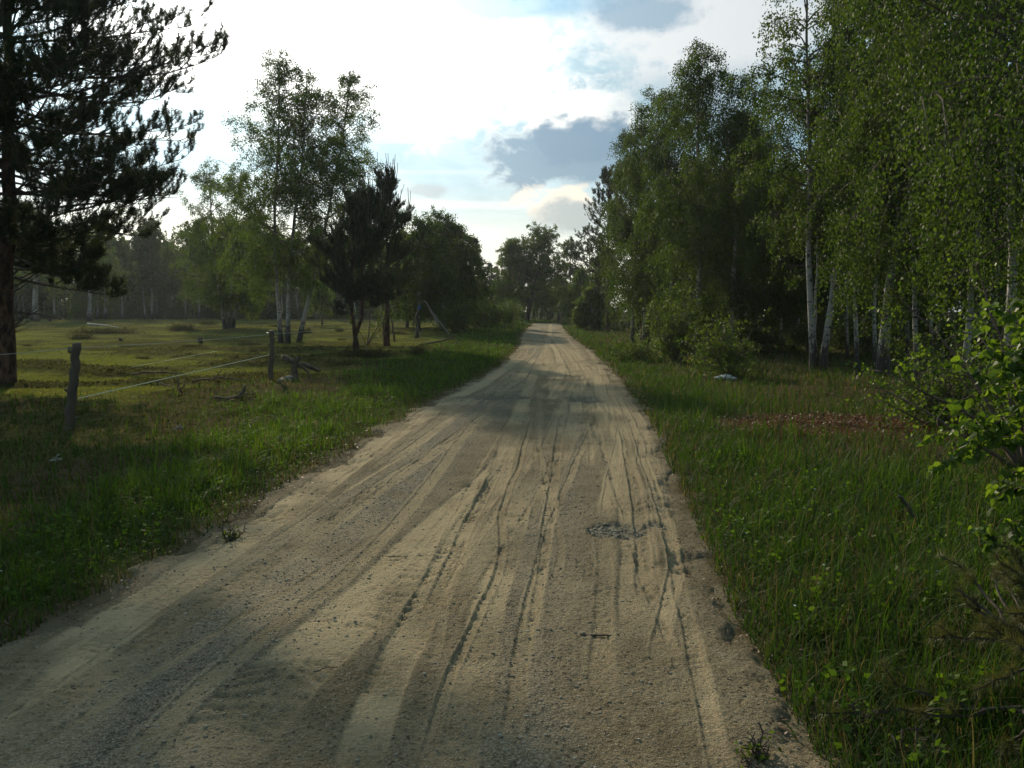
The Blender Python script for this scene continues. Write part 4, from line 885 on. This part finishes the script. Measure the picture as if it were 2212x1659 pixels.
us = shrub('shrub', (14, 40, float(tz(14, 40))), 'low bush on the shady floor of the grove', 221, 1.4, 1.3, 2600, .085, 'leaf_birch', 12, GU)
for k in range(70):
    y = rg.uniform(29, 70) if k < 28 else rg.uniform(58, 90); px = rg.uniform(1430 if k < 28 else 1320, 2240); x = (px-1106)/F*y
    copy_tree(us, (x, y, float(tz(x, y))), rg.uniform(0, 6.28), rg.uniform(.4, 1.0) if k < 28 else rg.uniform(1.0, 2.2))['label'] = '%s bush on the %s grove floor, %s' % ('small' if k < 28 else 'big', deep(y), where2(px))
# bushes in front
g = G(1462, 782); shrub('shrub', g, 'tall rounded bush in front of the pine trunk at the edge of the grove', 231, 2.25, 1.05, 7500, .052, 'leaf_bright', 26)
g = G(1572, 812); shrub('shrub', g, 'leafy low birch bush beside the crumpled white litter', 232, 1.35, .95, 5000, .05, 'leaf_bright', 22)
g = G(1372, 778); shrub('shrub', g, 'low spreading bush at the verge left of the tall rounded one', 233, .55, .8, 2600, .05, 'leaf_bright', 16, flat_=.7)
g = G(2035, 925); shrub('shrub', g, 'glossy-leaved bush beside the rusty patch of ground', 234, 1.15, .85, 4200, .040, 'leaf_birch', 22)
g = G(2190, 900); shrub('shrub', g, 'glossy-leaved bush behind the near bright leaves at the right edge', 235, 1.3, .9, 3800, .042, 'leaf_birch', 22)
g = G(1700, 740); shrub('shrub', g, 'thin young birch bush left of the white twin trunks', 236, 1.5, .9, 1800, .06, 'leaf_bright', 10)

# ---- fence, dead wood and small things
def limb(bag, pts, r0, r1, sides=7, mi=0, K=10, seed=0, rough=.12, wob=.01, cap=True):
    rng = np.random.default_rng(seed); pts = np.array(pts, float); l = np.concatenate([[0], np.cumsum(np.linalg.norm(np.diff(pts, axis=0), axis=1))])
    t = np.linspace(0, l[-1], K); P = np.stack([np.interp(t, l, pts[:, i]) for i in range(3)], -1)
    P[1:-1] += rng.normal(0, wob, (K-2, 3)); tubes(bag, P[None], np.array([r0]), np.array([r1]), sides, mi, .8, 0, rough, rng, cap)
def wood(name, base, label, cat, limbs, mat='dead_wood', group=None, seed=0):
    b = Bag()
    for i, (pts, r0, r1) in enumerate(limbs): limb(b, np.array(pts)-np.array(base), r0, r1, 8, 0, 12, seed+i, .12, min(.012, r0*.5))
    o = b.build(name, [M[mat]], None, True); o.location = tuple(base); return tag(o, label, cat, group)
def post(px, base_py, tpx, tpy, label, r, seed, knots=True):
    g = G(px, base_py); top = PT(tpx, tpy, g[1]); e = empty('fence_post', g, label, 'fence post', 'rough wooden posts of the pasture fence'); b = Bag(); rng = np.random.default_rng(seed)
    K = 22; t = np.linspace(0, 1, K); P = np.stack([(top[0]-g[0])*t, 0*t, -.2+(top[2]-g[2]+.2)*t], -1); P[:, :2] += rng.normal(0, .008, (K, 2)); P[:, 0] += .02*np.sin(t*5+seed)
    tubes(b, P[None], np.array([r*1.05]), np.array([r*.88]), 14, 0, 1, 0, .07, rng, True)
    for k in range(5 if knots else 2):
        tt = rng.uniform(.2, .97); a = rng.choice([math.pi, 0.2, 2.6, -2.8]) + rng.normal(0, .3); p = P[int(tt*(K-1))]; d = np.array([math.cos(a), math.sin(a), .35])
        limb(b, [p+d*r*.6, p+d*(r+.028)], .024, .016, 7, 0, 4, seed+k, .15, .001)
    b.build('post', [M['dead_wood']], e, True)
    c = Bag(); h = top[2]-g[2]-.06; limb(c, [[-r*.9+P[-2, 0], -.01, h], [-r*.9-.035+P[-2, 0], -.015, h]], .010, .016, 8, 0, 4, 1, 0, 0); limb(c, [[-r*.9-.035+P[-2, 0], -.015, h], [-r*.9-.05+P[-2, 0], -.015, h]], .02, .02, 8, 0, 3, 1, 0, 0); c.build('insulator', [M['black_plastic']], e, True)
    return g, top
p1 = post(150, 928, 163, 742, 'thick knobbly fence post, the nearest one on the left', .062, 3)
p2 = post(586, 822, 585, 714, 'slim upright fence post beside the dead stump', .052, 4)
p3 = post(829, 741, 829, 694, 'dark fence post left of the bushy pine trunk, farther up the fence', .055, 6, False)
q = G(853, 738); wood('leaning_stake', q, 'thin dark stake leaning beside the bushy pine trunk', 'stake', [([q-[0, 0, .1], PT(846, 690, q[1])], .05, .04)], seed=5)
q = G(1206, 697); q = AT(1206, 74); wood('marker_post', q, 'short dark post on the verge where the road ends', 'post', [([q-[0, 0, .1], q+[0, 0, 1.0]], .09, .08)], 'dark_bark', seed=6)
def wire(name, pts, r, mat, label, sag=.0, cat='fence wire', flat_=1.0):
    b = Bag(); out = []
    for a, c in zip(pts[:-1], pts[1:]):
        for k in range(9): t = k/9; p = np.array(a)*(1-t)+np.array(c)*t; p[2] -= sag*4*t*(1-t); out.append(p)
    out.append(np.array(pts[-1])); P = np.array(out)[None]; base = P[0, 0].copy(); P = P-base
    tubes(b, P, np.array([r]), np.array([r]), 5, 0, 1); 
    V = b.V[0].reshape(-1, 5, 3); c = V.mean(1, keepdims=True); V = (V-c)*np.array([1, 1, flat_])+c; b.V[0] = V.reshape(-1, 3)
    o = b.build(name, [M[mat]]); o.location = tuple(base); return tag(o, label, cat)
w1 = PT(160, 752, p1[0][1]); w2 = PT(583, 722, p2[0][1]); w3 = PT(829, 701, p3[0][1])
wire('fence_wire', [PT(-260, 779, 8.6), w1, w2, w3], .0042, 'wire', 'thin top wire running between the fence posts across the meadow view', .02)
wire('fence_tape', [PT(168, 861, p1[0][1]), PT(583, 766, p2[0][1])], .0075, 'tape', 'pale lower fence tape stretched from the knobbly post to the slim post', .0, 'fence tape')
wire('fence_tape', [PT(285, 793, 13.2), PT(470, 758, 18.4)], .0042, 'tape', 'short loose pale tape above the long lower one', .0, 'fence tape')
# dead stump with a sawn log across it
q = G(640, 818); d = q[1]
wood('dead_stump', q, 'grey broken stump with a sawn limb sticking out left, beside the slim fence post', 'stump',
     [([q-[0, 0, .1], PT(634, 795, d), PT(646, 772, d)], .075, .06), ([PT(609, 771, d-.1), PT(640, 783, d), PT(692, 800, d+.3)], .055, .035), ([PT(640, 785, d), PT(660, 797, d), PT(668, 818, d)], .03, .02),
      ([PT(680, 797, d+.2), PT(700, 786, d+.2)], .012, .005), ([PT(665, 795, d+.1), PT(676, 778, d+.1)], .01, .004), ([PT(622, 776, d), PT(618, 766, d)], .012, .006)], seed=11)
q = G(612, 826); wood('split_log', q, 'pale peeling broken log lying at the foot of the dead stump', 'log', [([PT(601, 825, q[1]), PT(616, 817, q[1]), PT(632, 813, q[1]+.1)], .045, .03), ([PT(612, 822, q[1]-.1), PT(628, 822, q[1]-.1)], .03, .02)], 'pale_wood', seed=12)
q = G(392, 850); d = q[1]
wood('dead_branch', q, 'forked dead branch sticking up like antlers in the meadow between the two fence posts', 'branch', [([PT(402, 853, d), PT(392, 848, d), PT(384, 838, d), PT(383, 815, d)], .022, .008), ([PT(388, 843, d), PT(398, 834, d), PT(404, 824, d)], .016, .006), ([PT(345, 828, d+.5), PT(378, 838, d+.2)], .015, .008)], seed=13)
q = G(500, 735); q = G(330, 812); d = q[1]
wood('dead_branch', q, 'dark stick lying flat in the short turf behind the forked dead branch', 'branch', [([q+[-.5, 0, .05], q+[0, .1, .08], q+[.75, 0, .05]], .025, .012), ([q+[.1, .1, .06], q+[.35, .2, .25]], .012, .005)], seed=14)
q = G(470, 826); wood('dead_branch', q, 'thin dark stick with a side twig lying left of the slim fence post', 'branch', [([q+[-.5, 0, .03], q+[0, .1, .09], q+[.5, .1, .05]], .02, .01), ([q+[-.1, .1, .07], q+[.1, .1, .3]], .012, .005)], seed=15)
q = G(505, 865); wood('dead_branch', q, 'small heap of broken brown sticks on the dry ground below the slim post', 'branches', [([q+[-.35, 0, .04], q+[.3, .1, .05]], .02, .012), ([q+[-.1, -.1, .03], q+[.3, .25, .12]], .015, .01), ([q+[.1, 0, .05], q+[.18, .05, .24]], .03, .02)], seed=16)
q = G(222, 705); wood('fallen_log', q, 'whitish fallen trunk lying at the far edge of the meadow', 'log', [([PT(190, 700, q[1]), PT(255, 707, q[1]-2)], .11, .06)], 'pale_wood', seed=17)
for px, py, r, lab in [(261, 738, .11, 'small sawn stump in the far meadow above the fence wire'), (432, 742, .12, 'dark mossy stump in the middle of the meadow'), (107, 694, .22, 'dark stump beside the thick old birch')]:
    q = G(px, py); wood('tree_stump', q, lab, 'stump', [([q-[0, 0, .1], q+[0.02, 0, r*1.4]], r, r*.8)], 'dark_bark', seed=px)
q = G(975, 727); d = q[1]; wood('leaning_pole', q, 'long pale birch pole leaning left against the trees by the blue rag', 'pole', [([q, PT(945, 690, d), PT(916, 649, d)], .045, .022)], 'pale_wood', seed=21)
q = G(948, 704); d = 39; q = AT(948, d)+[0, 0, .5]; wood('leaning_pole', PT(948, 704, d), 'shorter thin pale pole leaning left, behind the long one', 'pole', [([PT(948, 706, d), PT(921, 652, d)], .045, .02)], 'pale_wood', seed=22)
q = G(950, 742); d = q[1]; wood('fallen_pole', q, 'weathered pole lying in the grass below the leaning poles', 'pole', [([PT(905, 745, d), PT(950, 737, d), PT(980, 731, d)], .05, .035)], 'dead_wood', seed=23)
q = G(900, 731); d = q[1]; e = wood('crooked_trunk', q, 'crooked dark trunk with pale peeling strips and a blue rag above it', 'trunk', [([q, PT(903, 705, d), PT(899, 690, d), PT(906, 668, d), PT(908, 650, d)], .12, .05)], 'dark_bark', seed=24)
b = Bag(); 
for k in range(5): a = PT(899+2*k, 690+8*k, d-.13); c = PT(905+1.4*k-2, 712+6*k, d-.14); limb(b, [a-q, .5*(a+c)-q+[.03, 0, 0], c-q], .012, .01, 5, 0, 6, k)
b.build('bark_strip', [M['pale_wood']], e, True)
def rag(name, p, sx, sz, mat, label, cat, seed, flat_=False, thick=.35):
    rng = np.random.default_rng(seed); n = 14; u, v = np.meshgrid(np.linspace(0, 2*math.pi, n, endpoint=False), np.linspace(0, 1, 9))
    r = np.sin(v*math.pi)**.6*(1+.35*np.sin(u*3+v*4+seed)+rng.uniform(-.25, .25, u.shape)); x = sx*.5*r*np.cos(u); y = sx*thick*r*np.sin(u); z = sz*(v-.5)+rng.uniform(-.05, .05, u.shape)*sz
    if flat_: z = np.maximum(z, -sz*.35)
    i = np.arange(n*9).reshape(9, n); j = np.roll(i, -1, 1); Q = np.stack([i[:-1], j[:-1], j[1:], i[1:]], -1).reshape(-1, 4)
    o = mk(name, np.stack([x, y, z], -1), [(Q, 0)], [M[mat]], None, True, loc=tuple(p)); return tag(o, label, cat)
rag('rag', PT(906, 664, d-.1), .13, .32, 'blue_cloth', 'blue rag tied high on the crooked dark trunk', 'rag', 1)
rag('rag', PT(1532, 735, 30), .13, .34, 'blue_cloth', 'blue rag hanging in the grove above the leafy low bush', 'rag', 2)
q = G(1566, 820); rag('plastic_litter', q+[0, 0, .05], .32, .13, 'white_cloth', 'crumpled white plastic litter in the grass before the leafy low bush', 'litter', 4, True, .4); rag('plastic_litter', q+[.16, -.05, .03], .16, .08, 'white_cloth', 'smaller white scrap lying right of the crumpled white litter', 'litter', 7, True, .4)
q = G(1296, 1378); wood('twig', q, 'crooked brown twig lying across the road', 'twig', [([q+[-.095, .004, .012], q+[-.03, -.004, .010], q+[.03, .0, .018], q+[.075, .0, .014], q+[.09, -.012, .02]], .0055, .004)], 'dark_bark', seed=31)
q = G(705, 1448); wood('twig', q, 'thin curved twig on the sandy left half of the road', 'twig', [([q+[-.05, -.03, .006], q+[0, .0, .014], q+[.05, .015, .008]], .003, .0015)], 'dark_bark', seed=32)
q = G(860, 1205); wood('twig', q, 'tiny twig beside the deep narrow rut', 'twig', [([q+[-.06, 0, .006], q+[.06, .01, .008]], .003, .0015)], 'dark_bark', seed=33)
q = G(1975, 1135); d = q[1]; wood('dead_branch', q, 'dark bare stick slanting through the tall grass on the right', 'branch', [([PT(1940, 1072, d), PT(1958, 1090, d), PT(1978, 1122, d), PT(1990, 1150, d)], .012, .02)], 'dark_bark', seed=34)
q = G(1670, 787); d = q[1]; wood('dead_branch', q, 'thin curved dead branch on the grove floor left of the white twin trunks', 'branch', [([PT(1648, 787, d), PT(1675, 780, d), PT(1693, 762, d)], .015, .008)], 'dark_bark', seed=35)
for i, (px, py, lab) in enumerate([(385, 932, 'pale splintered wood chips on the dry ground right of the knobbly post'), (120, 1003, 'pale bark scrap lying below the knobbly post')]):
    q = G(px, py); wood('wood_chip', q, lab, 'wood chips', [([q+[-.06, 0, .03], q+[.05, .02, .06]], .012, .008), ([q+[0, .05, .04], q+[.07, -.01, .05]], .010, .006), ([q+[-.03, .02, .05], q+[.02, .06, .10]], .008, .004)], 'pale_wood', seed=40+i)

# dead leaves on the ground
def build_litter():
    rng = np.random.default_rng(77); n1 = 5200
    a = rng.uniform(0, 6.283, n1); r = rng.random(n1)**.6; x1 = RUST[0]+2.0*r*np.cos(a)+rng.normal(0, .2, n1); y1 = RUST[1]+1.35*r*np.sin(a)+rng.normal(0, .15, n1)
    n2_ = 9000; y2 = np.exp(rng.uniform(math.log(2), math.log(22), n2_)); sd = rng.uniform(-.18, .5, n2_)+rng.normal(0, .1, n2_); lf = rng.random(n2_) < .5; x2 = np.where(lf, xl(y2)-sd, xr(y2)+sd)
    x = np.concatenate([x1, x2]); y = np.concatenate([y1, y2]); z = tz(x, y)+.006+.02*rng.random(len(x)); n = len(x); sz = rng.uniform(.008, .026, n)*np.concatenate([np.full(n1, 1.5), np.full(n2_, .8)])*(1+y*.03)
    d = rng.normal(0, 1, (n, 3)); d[:, 2] *= .35; d = norm(d); up = norm(np.array([0, 0, 1.])+rng.normal(0, .4, (n, 3))); wv = norm(np.cross(d, up)); p = np.stack([x, y, z], -1); s_ = sz[:, None]
    V = np.stack([p-d*s_*.5, p+wv*s_*.35, p+d*s_*.5, p-wv*s_*.35], 1); o = mk('leaf_litter', V, [(np.arange(4*n).reshape(n, 4), 0)], [M['flake']], None, False, {'rnd': ('FACE', 'FLOAT', rng.random(n))})
    tag(o, 'rusty dead leaves and bark flakes on bare patches and along the road edges', kind='stuff')
build_litter()

# ---- near sapling with big toothed leaves at the right edge
def near_sapling():
    rng = np.random.default_rng(301); base = np.array([2.56, 3.95, float(tz(2.56, 3.95))])
    e = empty('sapling', base, 'near young birch with large toothed bright green leaves at the right edge', 'sapling'); sb = Bag(); lb = Bag()
    stem = np.array([[0, 0, -.1], [.03, 0, .4], [.0, .02, .9], [.05, 0, 1.3], [.03, 0, 1.62]]); limb(sb, stem, .014, .005, 8, 0, 12, 1, .05, .004)
    br = []
    for z, L, yy, dz in [(1.38, .30, -.05, -.02), (1.30, .46, .1, .05), (1.22, .40, -.15, .0), (1.12, .50, .02, .02), (1.05, .44, -.12, -.04), (.98, .62, .05, -.06), (.93, .60, -.08, -.10), (.86, .36, .15, .0), (.78, .30, -.1, -.05), (.66, .26, .0, -.03), (.55, .28, -.2, -.02), (.42, .26, .0, 0), (.33, .24, -.15, -.02), (.2, .22, .05, 0),
                         (1.45, .22, .1, .1), (1.5, .16, -.1, .1)]:
        for sgn in (-1, 1):
            if sgn == 1 and rng.random() < .35: continue
            L_ = L*rng.uniform(.9, 1.05) if sgn < 0 else .4
            p0 = np.array([.03, 0, z+rng.normal(0, .02)]); P = [p0 + np.array([sgn*L_*t, yy*t + rng.normal(0, .01), dz*t + .07*math.sin(t*3) - .05*t*t + rng.normal(0, .006)]) for t in np.linspace(0, 1, 6)]
            limb(sb, P, .0045, .0015, 5, 0, 10, int(z*100), .05, .003); br.append(np.array(P))
            for q_ in range(5):
                t = rng.uniform(.2, .9); a = P[int(t*5)]; dv = np.array([sgn*.5, rng.normal(0, .8), rng.normal(-.1, .5)]); dv = dv/np.linalg.norm(dv)*rng.uniform(.07, .16); P2 = [a+dv*t_ for t_ in np.linspace(0, 1, 4)]
                limb(sb, P2, .002, .001, 4, 0, 5, q_, .05, .001); br.append(np.array(P2))
    # leaf outline: heart-shaped, toothed, two halves folded along the midrib
    m = 9; tt = np.linspace(0, 1, m); half = np.sin(np.pi*tt**.72)**.85*.47; half[1:-1] += .035*((np.arange(1, m-1) % 2)*2-1); half[0] = 0; half[-1] = 0
    Vs = []; Fs = []; rr = []; n0 = 0
    for P in br:
        L = np.linalg.norm(P[-1]-P[0]); k = max(4, int(L/.013))
        for j in range(k):
            t = .12+.88*(j+rng.random()*.5)/k; f = min(t, .999)*(len(P)-1); i = int(f); a = P[i]*(1-(f-i))+P[i+1]*(f-i); g_ = norm(P[i+1]-P[i])
            sz = rng.uniform(.027, .054); ax = norm(g_*.6+rng.normal(0, .55, 3)+np.array([0, -.1, -.55])); nn = norm(np.array([-.3, -.5, .55])+rng.normal(0, .55, 3)); wv = norm(np.cross(ax, nn)); nn = np.cross(wv, ax)
            a = a+ax*.012; fold = rng.uniform(.1, .5); curl = rng.uniform(-.1, .25)
            mid = a+ax*(tt*sz)[:, None]+nn*((-curl*tt**2)*sz)[:, None]; r = rng.random()
            for sg in (-1, 1):
                ed = mid+wv*(sg*half*sz)[:, None]+nn*(half*sz*fold)[:, None]; V = np.concatenate([mid, ed[1:-1]]); Vs.append(V)
                for q_ in range(m-1):
                    e0 = n0+(m+q_-1 if q_ > 0 else 0); e1 = n0+(m+q_ if q_ < m-2 else m-1); quad = [n0+q_, n0+q_+1, e1, e0] if sg > 0 else [n0+q_, e0, e1, n0+q_+1]
                    quad = list(dict.fromkeys(quad)); Fs.append(quad); rr.append(r)
                n0 += len(V)
    tr = [(f, r) for f, r in zip(Fs, rr) if len(f) == 3]; qd = [(f, r) for f, r in zip(Fs, rr) if len(f) == 4]
    sb.build('stem', [M['birch_twig']], e, True)
    mk('crown', np.concatenate(Vs), [(np.array([f for f, _ in qd]), 0), (np.array([f for f, _ in tr]), 0)], [M['leaf_near']], e, False, {'rnd': ('FACE', 'FLOAT', np.array([r for _, r in qd]+[r for _, r in tr]))})
near_sapling()
a = AT(2400, 2.95); pine('pine_seedling', a, 'low olive pine seedling spreading a needled branch in the bottom right corner', seed=305, H=.46, cb=.12, Rr=.66, whorl=.10, per=5, nsec=4, nter=2, nneed=120, needle=.05, nw=.0022, r0=.009, elev=(2, 25), up=.15, shootlen=.08, needlem='needle_pale')
a = AT(2235, 8.2); shrub('shrub', a, 'birch bush with fine leaves just above the near big-leaved sapling', 306, 2.3, .9, 3600, .042, 'leaf_near', 18)
# broad-leaved weeds among the near grass
b0 = None
for i, (px, py, lab) in enumerate([(1858, 1590, 'small yellowish weed in the near right verge'), (1975, 1640, 'small yellowish weed at the very bottom, right of the other one'), (1640, 1655, 'small dark weed at the right road edge, bottom of the photo'), (500, 1165, 'weed with pale tips in the grass on the left road edge')]):
    q = G(px, py); shrub('weed', q, lab, 320+i, .16, .10, 90, .022, 'leaf_bright', 7)['category'] = 'weed'

# ---- the evening air
def haze():
    m, t, out = material('haze'); v = t.node('ShaderNodeVolumePrincipled'); v.inputs['Color'].default_value = (.82, .90, 1, 1); v.inputs['Density'].default_value = .00026; v.inputs['Anisotropy'].default_value = .45
    t.nt.links.new(v.outputs[0], out.inputs[1]); x0, x1, y0, y1, z0, z1 = -360, 360, -40, 440, -2.5, 17.5
    V = np.array([(x, y, z) for z in (z0, z1) for y in (y0, y1) for x in (x0, x1)]); Fq = [(0, 2, 3, 1), (4, 5, 7, 6), (0, 1, 5, 4), (2, 6, 7, 3), (0, 4, 6, 2), (1, 3, 7, 5)]
    o = mk('haze', V, [(np.array(Fq), 0)], [m]); tag(o, 'thin evening haze in the air', kind='stuff')
haze()
